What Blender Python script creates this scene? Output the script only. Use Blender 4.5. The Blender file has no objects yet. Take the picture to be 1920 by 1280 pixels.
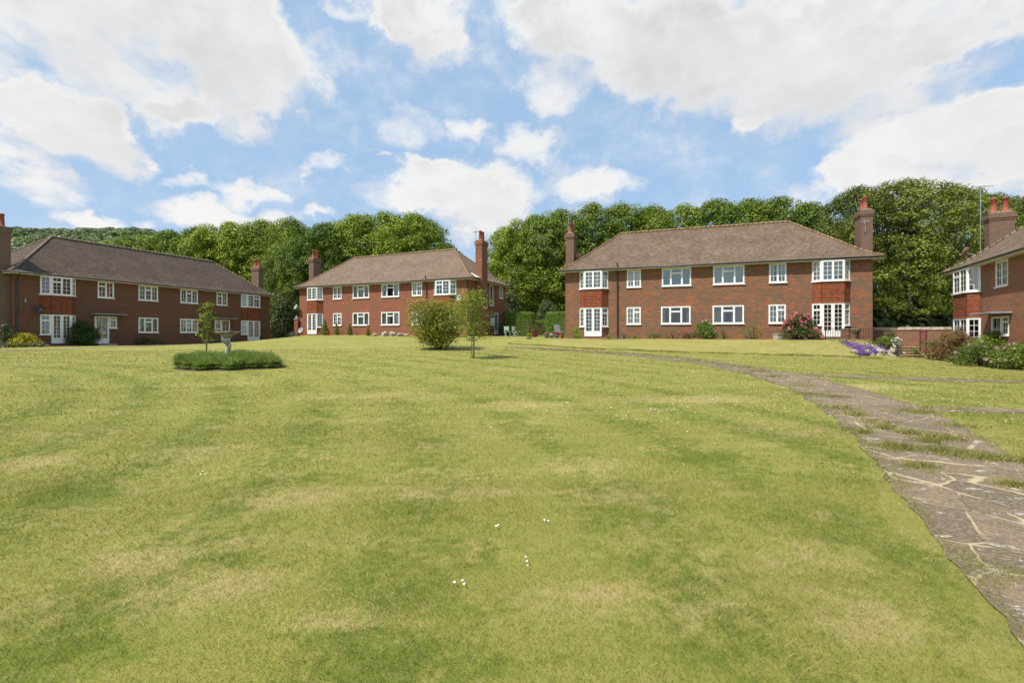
import bpy, bmesh, math, random
import numpy as np
from mathutils import Vector, Matrix
R = math.radians
random.seed(7)
rng = np.random.default_rng(11)
scene = bpy.context.scene
col = scene.collection
F, CX, HY, EYE = 853.0, 960.0, 626.0, 1.6      # focal length and horizon row of the 1920 px photograph

# ------------------------------------------------------------------ camera
cam = bpy.data.cameras.new("camera")
cam.sensor_width = 36.0
cam.lens = F / 1920 * 36
cam.shift_y = -(640 - HY) / 1920
cam.clip_start, cam.clip_end = 0.05, 6000
camo = bpy.data.objects.new("camera", cam)
camo.location = (0, 0, EYE)
camo.rotation_euler = (R(90), 0, 0)
col.objects.link(camo)
scene.camera = camo

# ------------------------------------------------------------------ light and colour management
SUN_EL, SUN_PHI = R(56), R(52)                 # elevation; angle left of straight behind the camera
sdir = Vector((-math.sin(SUN_PHI) * math.cos(SUN_EL), -math.cos(SUN_PHI) * math.cos(SUN_EL), math.sin(SUN_EL)))
sun = bpy.data.lights.new("sun", 'SUN')
sun.energy = 5.0
sun.angle = R(0.53)
sun.color = (1.0, 0.94, 0.83)
suno = bpy.data.objects.new("sun", sun)
suno.rotation_euler = sdir.to_track_quat('Z', 'Y').to_euler()
col.objects.link(suno)
scene.view_settings.view_transform = 'Standard'
scene.view_settings.look = 'None'
scene.view_settings.exposure = 0.27
scene.view_settings.gamma = 1.0
scene.view_settings.use_curve_mapping = False


# ------------------------------------------------------------------ node helpers
class S:
    """a socket with arithmetic"""
    def __init__(s, nt, sock): s.nt, s.k = nt, sock
    def _m(s, op, *o, clamp=False):
        n = s.nt.nodes.new('ShaderNodeMath'); n.operation = op; n.use_clamp = clamp
        for i, a in enumerate((s,) + o):
            if isinstance(a, S): s.nt.links.new(a.k, n.inputs[i])
            else: n.inputs[i].default_value = a
        return S(s.nt, n.outputs[0])
    def __add__(s, o): return s._m('ADD', o)
    def __radd__(s, o): return s._m('ADD', o)
    def __sub__(s, o): return s._m('SUBTRACT', o)
    def __rsub__(s, o): return (s * -1.0) + o
    def __mul__(s, o): return s._m('MULTIPLY', o)
    def __rmul__(s, o): return s._m('MULTIPLY', o)
    def __truediv__(s, o): return s._m('DIVIDE', o)
    def pow(s, o): return s._m('POWER', o)
    def sin(s): return s._m('SINE')
    def max(s, o): return s._m('MAXIMUM', o)
    def min(s, o): return s._m('MINIMUM', o)
    def clamp(s): return s._m('ADD', 0.0, clamp=True)
    def step(s, a, b):                         # smoothstep a..b
        n = s.nt.nodes.new('ShaderNodeMapRange'); n.interpolation_type = 'SMOOTHSTEP'
        s.nt.links.new(s.k, n.inputs[0]); n.inputs[1].default_value = a; n.inputs[2].default_value = b
        return S(s.nt, n.outputs[0])


def comb(nt, x, y, z=0.0):
    n = nt.nodes.new('ShaderNodeCombineXYZ')
    for i, a in enumerate((x, y, z)):
        if isinstance(a, S): nt.links.new(a.k, n.inputs[i])
        else: n.inputs[i].default_value = a
    return S(nt, n.outputs[0])


def sep(nt, v):
    n = nt.nodes.new('ShaderNodeSeparateXYZ'); nt.links.new(v.k, n.inputs[0])
    return [S(nt, n.outputs[i]) for i in range(3)]


def noise(nt, vec, scale=1.0, detail=4.0, rough=0.55, dist=0.0, stretch=None):
    if stretch:
        m = nt.nodes.new('ShaderNodeMapping'); m.inputs['Scale'].default_value = stretch
        nt.links.new(vec.k, m.inputs[0]); vec = S(nt, m.outputs[0])
    n = nt.nodes.new('ShaderNodeTexNoise')
    nt.links.new(vec.k, n.inputs['Vector'])
    n.inputs['Scale'].default_value = scale; n.inputs['Detail'].default_value = detail
    n.inputs['Roughness'].default_value = rough; n.inputs['Distortion'].default_value = dist
    return S(nt, n.outputs['Fac'])


def voro(nt, vec, scale, feature='F1', out='Distance', rnd=1.0):
    n = nt.nodes.new('ShaderNodeTexVoronoi'); n.feature = feature
    nt.links.new(vec.k, n.inputs['Vector']); n.inputs['Scale'].default_value = scale
    n.inputs['Randomness'].default_value = rnd
    return S(nt, n.outputs[out])


def mix(nt, f, a, b, mode='MIX'):
    n = nt.nodes.new('ShaderNodeMix'); n.data_type = 'RGBA'; n.blend_type = mode
    for k, v in ((0, f), (6, a), (7, b)):
        if isinstance(v, S): nt.links.new(v.k, n.inputs[k])
        elif k == 0: n.inputs[0].default_value = v
        else: n.inputs[k].default_value = (v[0], v[1], v[2], 1)
    return S(nt, n.outputs[2])


def tc(nt, which='Object'):
    n = nt.nodes.new('ShaderNodeTexCoord'); return S(nt, n.outputs[which])


def geo(nt, which='Position'):
    n = nt.nodes.new('ShaderNodeNewGeometry'); return S(nt, n.outputs[which])


def attr(nt, name):
    n = nt.nodes.new('ShaderNodeAttribute'); n.attribute_name = name; return S(nt, n.outputs['Fac'])


def objrand(nt):
    n = nt.nodes.new('ShaderNodeObjectInfo'); return S(nt, n.outputs['Random'])


def bump(nt, h, strength=0.5, dist=0.02):
    n = nt.nodes.new('ShaderNodeBump'); nt.links.new(h.k, n.inputs['Height'])
    n.inputs['Strength'].default_value = strength; n.inputs['Distance'].default_value = dist
    return n.outputs[0]


def newmat(name):
    m = bpy.data.materials.new(name); m.use_nodes = True
    nt = m.node_tree; p = nt.nodes['Principled BSDF']
    return m, nt, p


def setc(nt, p, c, rough=None, nrm=None, spec=None):
    if isinstance(c, S): nt.links.new(c.k, p.inputs['Base Color'])
    else: p.inputs['Base Color'].default_value = (c[0], c[1], c[2], 1)
    if rough is not None:
        if isinstance(rough, S): nt.links.new(rough.k, p.inputs['Roughness'])
        else: p.inputs['Roughness'].default_value = rough
    if nrm is not None: nt.links.new(nrm, p.inputs['Normal'])
    if spec is not None: p.inputs['Specular IOR Level'].default_value = spec


def simple(name, c, rough=0.6, var=0.15, scale=6.0, spec=0.5, metal=0.0):
    """a plain surface with uneven colour and slight relief"""
    m, nt, p = newmat(name)
    o = tc(nt)
    n = noise(nt, o, scale, 5, 0.6)
    c2 = [x * (1 - var * 1.6) for x in c]; c1 = [min(1, x * (1 + var)) for x in c]
    setc(nt, p, mix(nt, n.step(0.25, 0.75), c2, c1), rough, bump(nt, n, 0.25, 0.01), spec)
    p.inputs['Metallic'].default_value = metal
    return m


# ------------------------------------------------------------------ sky: physical sky with cumulus set out by bearing and height
def pxdir(px, py):
    v = Vector(((px - CX) / F, 1.0, (HY - py) / F)).normalized()
    return math.degrees(math.atan2(v.x, v.y)), math.degrees(math.asin(v.z))


CLOUDS = [  # px, py, half width, half height, weight
    (300, 30, 300, 140, 1.5), (60, 30, 190, 110, 1.1), (470, 120, 130, 120, 1.3), (400, 205, 120, 50, 1.0), (500, 200, 50, 26, .6),
    (110, 225, 165, 92, 1.5), (30, 250, 120, 110, 1.0), (200, 250, 80, 70, .8), (20, 350, 130, 50, 0.9),
    (240, 155, 110, 42, 1.0), (335, 215, 95, 42, 1.1), (120, 125, 90, 30, .5),
    (330, 315, 60, 16, .75), (465, 342, 90, 26, 1.1), (600, 318, 46, 26, .9), (430, 398, 155, 44, 1.6), (185, 420, 110, 26, 1.5), (620, 408, 60, 16, .9),
    (790, 35, 120, 62, 1.4), (720, 15, 70, 50, .9), (820, 95, 80, 40, .8), (625, 10, 40, 22, .6), (620, 100, 40, 40, .38),
    (765, 235, 75, 40, .62), (885, 240, 58, 30, .95), (1000, 270, 80, 36, 1.0), (700, 286, 36, 12, .6), (960, 30, 70, 50, .7),
    (790, 308, 60, 26, 1.1), (880, 355, 150, 66, 1.5), (930, 410, 100, 60, 1.3), (760, 370, 80, 30, .8), (1060, 330, 60, 40, .6), (1130, 352, 90, 44, 1.15),
    (1200, 50, 260, 130, 1.5), (1080, 60, 130, 80, 1.0), (1050, 180, 70, 46, .75), (1400, 110, 300, 120, 1.6), (1650, 60, 260, 150, 1.5), (1850, 60, 150, 60, 1.0),
    (1230, 150, 150, 66, 1.0), (1500, 190, 170, 60, 1.1), (1750, 140, 160, 60, .8), (1380, 222, 34, 20, .7),
    (1740, 290, 240, 96, 1.7), (1590, 330, 110, 56, 1.0), (1880, 240, 130, 80, 1.3), (1640, 235, 140, 50, 1.0), (2000, 300, 160, 120, 1.4), (1480, 370, 60, 26, .6),
    (-200, 60, 240, 160, 1.2), (-300, 330, 200, 80, 1.0), (2200, 120, 300, 120, 1.2)]


def cloud_group():
    g = bpy.data.node_groups.new('cloud_density', 'ShaderNodeTree')
    g.interface.new_socket('P', in_out='INPUT', socket_type='NodeSocketVector')
    g.interface.new_socket('D', in_out='OUTPUT', socket_type='NodeSocketFloat')
    gi = g.nodes.new('NodeGroupInput'); go = g.nodes.new('NodeGroupOutput')
    P = S(g, gi.outputs[0])
    x, y, _ = sep(g, P)
    n1 = noise(g, P, 0.055, 3, 0.5)                     # billows move the outlines about
    n2 = noise(g, comb(g, x + 71.3, y + 13.0), 0.055, 3, 0.5)
    n3 = noise(g, comb(g, x + 5.0, y * 1.3 + 40.0), 0.22, 4, 0.6); n4 = noise(g, comb(g, x + 91.0, y * 1.3), 0.22, 4, 0.6)
    xs = x + (n1 - 0.5) * 13.0 + (n3 - 0.5) * 9.0; ys = y + (n2 - 0.5) * 8.0 + (n4 - 0.5) * 6.0
    f = None
    for (px, py, rx, ry, w) in CLOUDS:
        a, e = pxdir(px, py); a1, _e = pxdir(px + rx, py); a0, _e = pxdir(px - rx, py)
        _a, e1 = pxdir(px, py - ry); _a, e0 = pxdir(px, py + ry)
        ra, re = (a1 - a0) / 2, (e1 - e0) / 2
        dx = (xs - a) * (1 / ra); dy = (ys - e) * (1 / re)
        t = (1.0 - (dx * dx + dy * dy) * 0.95).max(0.0) * w
        f = t if f is None else f + t
    f = f.min(1.5)
    fb = noise(g, comb(g, x, y * 1.35), 0.16, 7, 0.58, 0.15)
    # clouds elsewhere round the sky, out of the photograph
    other = noise(g, P, 0.03, 2).step(0.52, 0.66) * (x * x).pow(0.5).step(62, 80)
    fb2 = noise(g, comb(g, x + 31.0, y * 1.2), 0.62, 4, 0.62)
    d = f + other * 0.9 + (fb - 0.5) * 1.9 + (fb2 - 0.5) * 0.45
    g.links.new(d.k, go.inputs[0])
    return g


def build_world():
    w = bpy.data.worlds.new("World"); scene.world = w; w.use_nodes = True
    nt = w.node_tree; nt.nodes.clear()
    out = nt.nodes.new('ShaderNodeOutputWorld'); bg = nt.nodes.new('ShaderNodeBackground')
    sky = nt.nodes.new('ShaderNodeTexSky'); sky.sky_type = 'NISHITA'; sky.sun_disc = False
    sky.sun_elevation = SUN_EL; sky.sun_rotation = math.atan2(sdir.x, sdir.y) % (2 * math.pi)
    sky.air_density = 1.0; sky.dust_density = 1.2; sky.ozone_density = 1.3; sky.altitude = 50
    d = tc(nt, 'Generated'); x, y, z = sep(nt, d)
    az = x._m('ARCTAN2', y) * 57.2958
    el = z._m('ARCSINE') * 57.2958
    grp = cloud_group()
    def dens(p):
        n = nt.nodes.new('ShaderNodeGroup'); n.node_tree = grp; nt.links.new(p.k, n.inputs[0]); return S(nt, n.outputs[0])
    D0 = dens(comb(nt, az, el)); D1 = dens(comb(nt, az - 1.6, el + 3.0))
    cover = D0.step(-0.25, 1.15)
    thick = D0.step(0.5, 2.1)
    rel = ((D0 - D1) * 0.42 + 0.62).clamp()
    lit = mix(nt, rel.step(.15, .85), (8.0, 8.3, 8.8), (10.2, 10.15, 10.0))
    gn = noise(nt, comb(nt, az, el * 1.3), 0.07, 5, 0.6).step(.3, .65)
    lowgrey = thick * el.step(6, 26) * (gn * 0.65 + 0.25)
    body = mix(nt, lowgrey, lit, (6.5, 6.7, 6.8))
    hz = el.step(0, 16)
    blue = mix(nt, 0.67, S(nt, sky.outputs[0]), (5.4, 8.0, 11.4))
    blue = mix(nt, (1.0 - hz) * 0.34, blue, (6.6, 8.2, 9.6))
    c = mix(nt, cover, blue, body)
    nt.links.new(c.k, bg.inputs[0]); bg.inputs[1].default_value = 0.076
    nt.links.new(bg.outputs[0], out.inputs[0])


build_world()


# ------------------------------------------------------------------ object helpers
def tag(o, label=None, cat=None, group=None, kind=None):
    if label: o['label'] = label
    if cat: o['category'] = cat
    if group: o['group'] = group
    if kind: o['kind'] = kind
    return o


def empty(name, loc, rz=0.0):
    o = bpy.data.objects.new(name, None); o.location = loc; o.rotation_euler = (0, 0, rz)
    o.empty_display_size = 0.3; col.objects.link(o); return o


class MB:
    def __init__(s): s.v, s.f, s.uv = [], [], {}
    def quad(s, *pts, uv=None):
        i = len(s.v); s.v += [tuple(p) for p in pts]; s.f.append(tuple(range(i, i + len(pts))))
        if uv: s.uv[len(s.f) - 1] = uv
    def box(s, x0, x1, y0, y1, z0, z1, M=None):
        i = len(s.v)
        P = [(x0, y0, z0), (x1, y0, z0), (x1, y1, z0), (x0, y1, z0), (x0, y0, z1), (x1, y0, z1), (x1, y1, z1), (x0, y1, z1)]
        if M is not None: P = [tuple(M @ Vector(p)) for p in P]
        s.v += P
        for q in ((0, 3, 2, 1), (4, 5, 6, 7), (0, 1, 5, 4), (1, 2, 6, 5), (2, 3, 7, 6), (3, 0, 4, 7)): s.f.append(tuple(i + k for k in q))
    def tube(s, pts, r, n=8, cap=True):
        pts = [Vector(p) for p in pts]; rr = r if isinstance(r, (list, tuple)) else [r] * len(pts)
        rings = []
        for k, p in enumerate(pts):
            d = (pts[min(k + 1, len(pts) - 1)] - pts[max(k - 1, 0)]).normalized()
            a = d.orthogonal().normalized() if abs(d.z) > .9 else d.cross(Vector((0, 0, 1))).normalized()
            b = d.cross(a)
            i = len(s.v)
            for j in range(n):
                t = 2 * math.pi * j / n
                s.v.append(tuple(p + (a * math.cos(t) + b * math.sin(t)) * rr[k]))
            rings.append(i)
        for i0, i1 in zip(rings, rings[1:]):
            for j in range(n): s.f.append((i0 + j, i0 + (j + 1) % n, i1 + (j + 1) % n, i1 + j))
        if cap:
            s.f.append(tuple(rings[0] + j for j in reversed(range(n)))); s.f.append(tuple(rings[-1] + j for j in range(n)))
    def lathe(s, prof, c=(0, 0, 0), n=16, sq=1.0):
        rings = []
        for (r, z) in prof:
            i = len(s.v)
            for j in range(n):
                t = 2 * math.pi * j / n
                s.v.append((c[0] + r * math.cos(t), c[1] + r * sq * math.sin(t), c[2] + z))
            rings.append(i)
        for i0, i1 in zip(rings, rings[1:]):
            for j in range(n): s.f.append((i0 + j, i0 + (j + 1) % n, i1 + (j + 1) % n, i1 + j))
        s.f.append(tuple(rings[0] + j for j in reversed(range(n)))); s.f.append(tuple(rings[-1] + j for j in range(n)))
    def build(s, name, m, parent=None, smooth=False, bevel=0.0):
        me = bpy.data.meshes.new(name); me.from_pydata(s.v, [], s.f); me.update()
        ul = me.uv_layers.new(name='UVMap')
        for p in me.polygons:
            cu = s.uv.get(p.index)
            n = p.normal
            for k, li in enumerate(p.loop_indices):
                if cu: ul.data[li].uv = cu[k]; continue
                c = me.vertices[me.loops[li].vertex_index].co
                if abs(n.z) > .75: q = (c.x, c.y)
                elif abs(n.x) > abs(n.y): q = (c.y + .113, c.z)
                else: q = (c.x, c.z)
                ul.data[li].uv = q
            p.use_smooth = smooth
        me.materials.append(m)
        o = bpy.data.objects.new(name, me); col.objects.link(o)
        if parent: o.parent = parent
        if bevel:
            b = o.modifiers.new('bevel', 'BEVEL'); b.width = bevel; b.segments = 2; b.limit_method = 'ANGLE'
        return o


def fastmesh(name, V, Fc, m, parent=None, attrs=None, loc=None):
    """V (n,3), Fc (m,k) all faces of k corners; attrs: face float attributes"""
    me = bpy.data.meshes.new(name)
    V = np.ascontiguousarray(V, dtype=np.float32); k = Fc.shape[1]; nf = len(Fc)
    me.vertices.add(len(V)); me.vertices.foreach_set('co', V.ravel())
    me.loops.add(nf * k); me.loops.foreach_set('vertex_index', np.ascontiguousarray(Fc, dtype=np.int32).ravel())
    me.polygons.add(nf); me.polygons.foreach_set('loop_start', np.arange(0, nf * k, k, dtype=np.int32))
    me.update(calc_edges=True)
    for kname, arr in (attrs or {}).items():
        a = me.attributes.new(kname, 'FLOAT', 'FACE'); a.data.foreach_set('value', np.ascontiguousarray(arr, dtype=np.float32))
    me.materials.append(m)
    o = bpy.data.objects.new(name, me); col.objects.link(o)
    if parent: o.parent = parent
    if loc is not None: o.location = loc
    return o


# ------------------------------------------------------------------ terrain
HOUSES = {  # left front corner, right front corner (as seen facing the house), ground level
    'A': ((-34.6, 31.6), (-27.5, 51.7), .70),
    'B': ((-22.75, 48.7), (-3.78, 40.3), 1.40),
    'C': ((4.19, 35.75), (23.1, 29.15), 1.22),
    'D': ((27.1, 27.9), (17.8, 9.9), .10)}


class Frame:
    def __init__(s, key):
        (x0, y0), (x1, y1), s.z = HOUSES[key]
        s.o = Vector((x0, y0)); d = Vector((x1 - x0, y1 - y0)); s.L = d.length; s.d = d / s.L
        s.n = Vector((-s.d.y, s.d.x))          # into the house
        s.rz = math.atan2(s.d.y, s.d.x)
    def w(s, u, v): p = s.o + s.d * u + s.n * v; return (p.x, p.y)
    def u(s, px, v=0.0):
        """distance along the front (offset v) where the bearing px meets it"""
        t = (px - CX) / F; o = s.o + s.n * v
        return (t * o.y - o.x) / (s.d.x - t * s.d.y)
    def p(s, px, v): return s.w(s.u(px, v), v)
    def uv(s, x, y):
        q = Vector((x, y)) - s.o; return q.dot(s.d), q.dot(s.n)


FR = {k: Frame(k) for k in HOUSES}
CTRL = np.array([
    (0, -6, 0), (0, 2, 0), (-8, 3, 0), (8, 3, 0), (-20, 2, .05), (20, 2, -.05), (-10, 10, .03), (0, 11, .05), (8, 12, .02), (22, 12, -.08),
    (-34, 31, .72), (-27.5, 45, .72), (-25, 53, .85), (-25, 29, .58), (-19, 20, .33), (-32, 16, .35), (-10.5, 16.5, .16),
    (-22, 47.5, 1.42), (-4, 39.6, 1.36), (-13, 43, 1.42), (-12, 35, 1.02), (-1.9, 22, .42), (-15, 40, 1.3), (-22, 43, 1.15),
    (4.9, 30, .60), (9.5, 28, .44), (13.7, 26.5, .36), (17.6, 25.5, .31), (22, 26.5, .25), (27, 27, .12), (24, 23, .06), (19, 16, 0), (28, 12, -.05),
    (3, 37, 1.25), (0, 44, 1.4), (0, 70, 1.6), (40, 60, 1.8), (-55, 60, 1.4), (60, 20, .2), (-60, 20, .4), (0, -25, 0), (40, -20, -.2), (-40, -20, .1), (30, 45, 1.5), (45, 40, 1.5)], dtype=float)


def _tps_fit():
    n = len(CTRL); P = CTRL[:, :2]
    r2 = ((P[:, None] - P[None]) ** 2).sum(-1)
    K = np.where(r2 > 0, .5 * r2 * np.log(np.maximum(r2, 1e-9)), 0) + np.eye(n) * 2.0
    A = np.zeros((n + 3, n + 3)); A[:n, :n] = K; A[:n, n] = 1; A[:n, n + 1:] = P; A[n, :n] = 1; A[n + 1:, :n] = P.T
    return np.linalg.solve(A, np.r_[CTRL[:, 2], 0, 0, 0])


TPS = _tps_fit()


def sm(a, b, x): t = np.clip((x - a) / (b - a), 0, 1); return t * t * (3 - 2 * t)


def ground(x, y):
    x = np.asarray(x, dtype=float); y = np.asarray(y, dtype=float); sh = x.shape
    x, y = x.ravel(), y.ravel()
    out = np.empty(len(x))
    for i in range(0, len(x), 100000):
        xx, yy = x[i:i + 100000], y[i:i + 100000]
        r2 = (xx[:, None] - CTRL[:, 0]) ** 2 + (yy[:, None] - CTRL[:, 1]) ** 2
        z = (.5 * r2 * np.log(np.maximum(r2, 1e-9))) @ TPS[:-3] + TPS[-3] + TPS[-2] * xx + TPS[-1] * yy
        w = sm(55, 90, np.hypot(xx, yy))
        z = z * (1 - w) + 1.2 * w
        f = FR['C']; u = (xx - f.o.x) * f.d.x + (yy - f.o.y) * f.d.y; v = (xx - f.o.x) * f.n.x + (yy - f.o.y) * f.n.y
        k = np.clip((v + 4.9) / 2.4, 0, 1) ** .8 * sm(-8, -1, u) * (1 - sm(19.4 , 22.0, u + np.clip(-v, 0, 3) * .5)) * (1 - sm(14, 20, v))
        z = z + np.maximum(0, 1.24 - z) * k
        out[i:i + 100000] = z + .015 * np.sin(xx * .9 + 1) * np.sin(yy * .7)
    return out.reshape(sh)


def gz(x, y): return float(ground(np.array([x]), np.array([y]))[0])


def at(px, py):
    """point of the ground that bearing/height (px, py) of the photograph looks at"""
    ys = np.concatenate([np.arange(1.5, 20, .02), np.arange(20, 60, .05)])
    xs = (px - CX) / F * ys
    h = EYE + (HY - py) / F * ys - ground(xs, ys)
    k = np.argmax(h < 0)
    if h[k] >= 0: k = len(ys) - 1
    return float(xs[k]), float(ys[k])


# path outlines (photo positions turned into ground points)
def strip(pts_a, pts_b): return np.array([at(*p) for p in pts_a] + [at(*p) for p in reversed(pts_b)])


PATH_L = [(1960, 1290), (1895, 1180), (1790, 1055), (1700, 945), (1640, 866), (1585, 800), (1535, 762), (1480, 727), (1400, 701), (1300, 681), (1200, 669), (1100, 660.5), (1010, 655), (940, 651.5)]
PATH_R = [(2560, 1290), (2380, 1180), (2200, 1055), (2020, 945), (1915, 866), (1815, 803), (1735, 766), (1630, 733), (1520, 705), (1380, 681), (1250, 667), (1130, 658), (1030, 653), (950, 650)]
SIDE = ([(1690, 767), (1760, 772), (1850, 774), (1960, 776)], [(1640, 756), (1740, 760), (1850, 765), (1960, 768)])
SIDE2 = ([(1500, 704), (1600, 708), (1720, 713), (1940, 719)], [(1490, 701), (1600, 703), (1720, 708), (1940, 714)])


def resample(pts, n):
    P = np.array([at(*p) for p in pts]); d = np.r_[0, np.cumsum(np.hypot(*np.diff(P, axis=0).T))]
    t = np.linspace(0, d[-1], n)
    X = np.interp(t, d, P[:, 0]); Y = np.interp(t, d, P[:, 1])
    for _ in range(6):
        X[1:-1] = (X[:-2] + X[1:-1] * 2 + X[2:]) / 4; Y[1:-1] = (Y[:-2] + Y[1:-1] * 2 + Y[2:]) / 4
    return np.c_[X, Y]


PL, PR = resample(PATH_L, 220), resample(PATH_R, 220)
SL, SR = resample(SIDE[0], 40), resample(SIDE[1], 40)
TL, TR = resample(SIDE2[0], 40), resample(SIDE2[1], 40)
for _E, _p in ((PL, 0.0), (PR, 2.0)):
    _t = np.arange(len(_E)); _k = np.clip(_E[:, 1] / 6, .5, 2.2)
    _E[:, 0] += _k * (.022 * np.sin(_t * 1.9 + _p) + .018 * np.sin(_t * 3.3 + 1 + _p) + .03 * np.sin(_t * .55 + _p))
STRIPS = [(PL, PR), (SL, SR), (TL, TR)]


def inpoly(x, y, poly):
    r = np.zeros(len(x), bool); j = len(poly) - 1
    for i in range(len(poly)):
        xi, yi = poly[i]; xj, yj = poly[j]
        if yi != yj:
            c = ((yi > y) != (yj > y)) & (x < (xj - xi) * (y - yi) / (yj - yi) + xi); r ^= c
        j = i
    return r


def on_path(x, y):
    r = np.zeros(len(x), bool)
    for a, b in STRIPS: r |= inpoly(x, y, np.r_[a, b[::-1]])
    return r


# ------------------------------------------------------------------ lawn colour shared by the soil sheet and the blades
def lawn_colour(nt):
    P = geo(nt); x, y, z = sep(nt, P)
    p2 = comb(nt, x, y, 0.0)
    big = noise(nt, p2, 0.22, 4, 0.6, 0.4)
    med = noise(nt, p2, 1.1, 5, 0.65, 0.3, stretch=(1.0, 1.5, 1.0))
    fine = noise(nt, p2, 9.0, 6, 0.75)
    speck = noise(nt, p2, 38.0, 3, 0.7)
    # mowing bands: arcs about a point to the left of the photographer
    cx, cy = x + 26.0, y - 2.0
    rad = (cx * cx + cy * cy * 1.35).pow(0.5)
    band = ((rad * 3.6 + med * 3.0).sin() * 0.5 + 0.5)
    med2 = noise(nt, comb(nt, x + 3.0, y), 3.6, 5, 0.7, 0.5)
    t = (big - 0.5) * 0.9 + (med - 0.5) * 0.8 + (med2 - 0.5) * 1.0 + (fine - 0.5) * 1.1 + (band - 0.5) * 0.34 + 0.5
    t = t + y.step(9, 30) * 0.04
    def blob(lst):                                     # bare or lush patches of this particular lawn
        f = None
        for (px, py, rx, ry) in lst:
            a, b = at(px, py); a1, _b = at(px + rx, py); _a, b1 = at(px, py - ry)
            dx = (x - a) * (1 / max(.1, a1 - a)); dy = (y - b) * (1 / max(.1, b1 - b))
            q = (1.0 - (dx * dx + dy * dy)).max(0.0); f = q if f is None else f + q
        return f.min(1.0)
    dryp = blob([(400, 1105, 230, 55), (250, 1060, 110, 40), (620, 1165, 130, 25), (560, 935, 150, 28), (830, 905, 190, 34), (1300, 748, 190, 9), (70, 865, 90, 24), (350, 850, 160, 18),
                 (1660, 1180, 130, 60), (1560, 1040, 110, 36), (1090, 870, 170, 22), (1130, 1110, 160, 26), (980, 760, 180, 10), (1440, 800, 120, 14), (700, 745, 200, 10), (1620, 725, 130, 8)])
    lush = blob([(1420, 970, 110, 26), (1300, 945, 120, 18), (880, 1240, 320, 50), (130, 1220, 160, 60), (690, 895, 150, 14), (1000, 865, 150, 14), (90, 930, 150, 26), (1560, 900, 90, 26), (1330, 860, 160, 18)])
    t = t - lush * 0.20 + dryp * 0.2
    g = mix(nt, t.step(0.10, 0.60), (0.140, 0.175, 0.025), (0.252, 0.252, 0.056))
    straw = noise(nt, comb(nt, x * 0.8 + 40.0, y * 1.7), 0.62, 6, 0.72, 0.5)
    nx_, ny_, nz_ = sep(nt, geo(nt, 'Normal'))
    s = dryp * 0.42 - lush * 0.25 + (straw - 0.5) * 2.1 + (med2 - .5) * 1.1 + (fine - 0.5) * 1.5 + (speck - .5) * .8 + y.step(9, 30) * 0.15 + 0.10
    g = mix(nt, s.step(0.0, 0.90) * 0.74, g, (0.46, 0.36, 0.165))
    dark = noise(nt, comb(nt, x + 9.0, y + 4.0), 0.9, 3, 0.5).step(0.62, 0.78)
    g = mix(nt, dark * 0.15, g, (0.090, 0.145, 0.018))
    return g, fine, speck, P


def m_lawn():
    m, nt, p = newmat('lawn turf')
    g, fine, speck, P = lawn_colour(nt)
    x, y, z = sep(nt, P)
    h = noise(nt, P, 60.0, 3, 0.8, 0, stretch=(1, 1, .3)) + fine * 1.5
    bx, by, bz = sep(nt, geo(nt, 'True Normal'))
    g = mix(nt, (1.0 - bz).step(.006, .035) * (fine * .8 + noise(nt, P, 1.4, 5, .7) * 1.6 - .65), g, (.30, .26, .095))
    setc(nt, p, mix(nt, speck.step(.3, .7) * .35, g, mix(nt, 0.6, g, (.05, .07, .012))), 0.9, bump(nt, h, 0.6, 0.03), 0.15)
    return m


def m_blade():
    m, nt, p = newmat('grass blades')
    g, fine, speck, P = lawn_colour(nt)
    v = attr(nt, 'v'); dry = attr(nt, 'dry')
    g = mix(nt, v * 0.9, mix(nt, 0.30, g, (.06, .10, .010)), mix(nt, .35, g, (.42, .36, .14)))
    g = mix(nt, dry, g, (0.50, 0.40, 0.17))
    setc(nt, p, g, 0.6, None, 0.25)
    tr = nt.nodes.new('ShaderNodeBsdfTranslucent'); nt.links.new(g.k, tr.inputs[0])
    ms = nt.nodes.new('ShaderNodeMixShader'); ms.inputs[0].default_value = 0.32
    nt.links.new(p.outputs[0], ms.inputs[1]); nt.links.new(tr.outputs[0], ms.inputs[2])
    nt.links.new(ms.outputs[0], nt.nodes['Material Output'].inputs[0])
    return m


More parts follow.
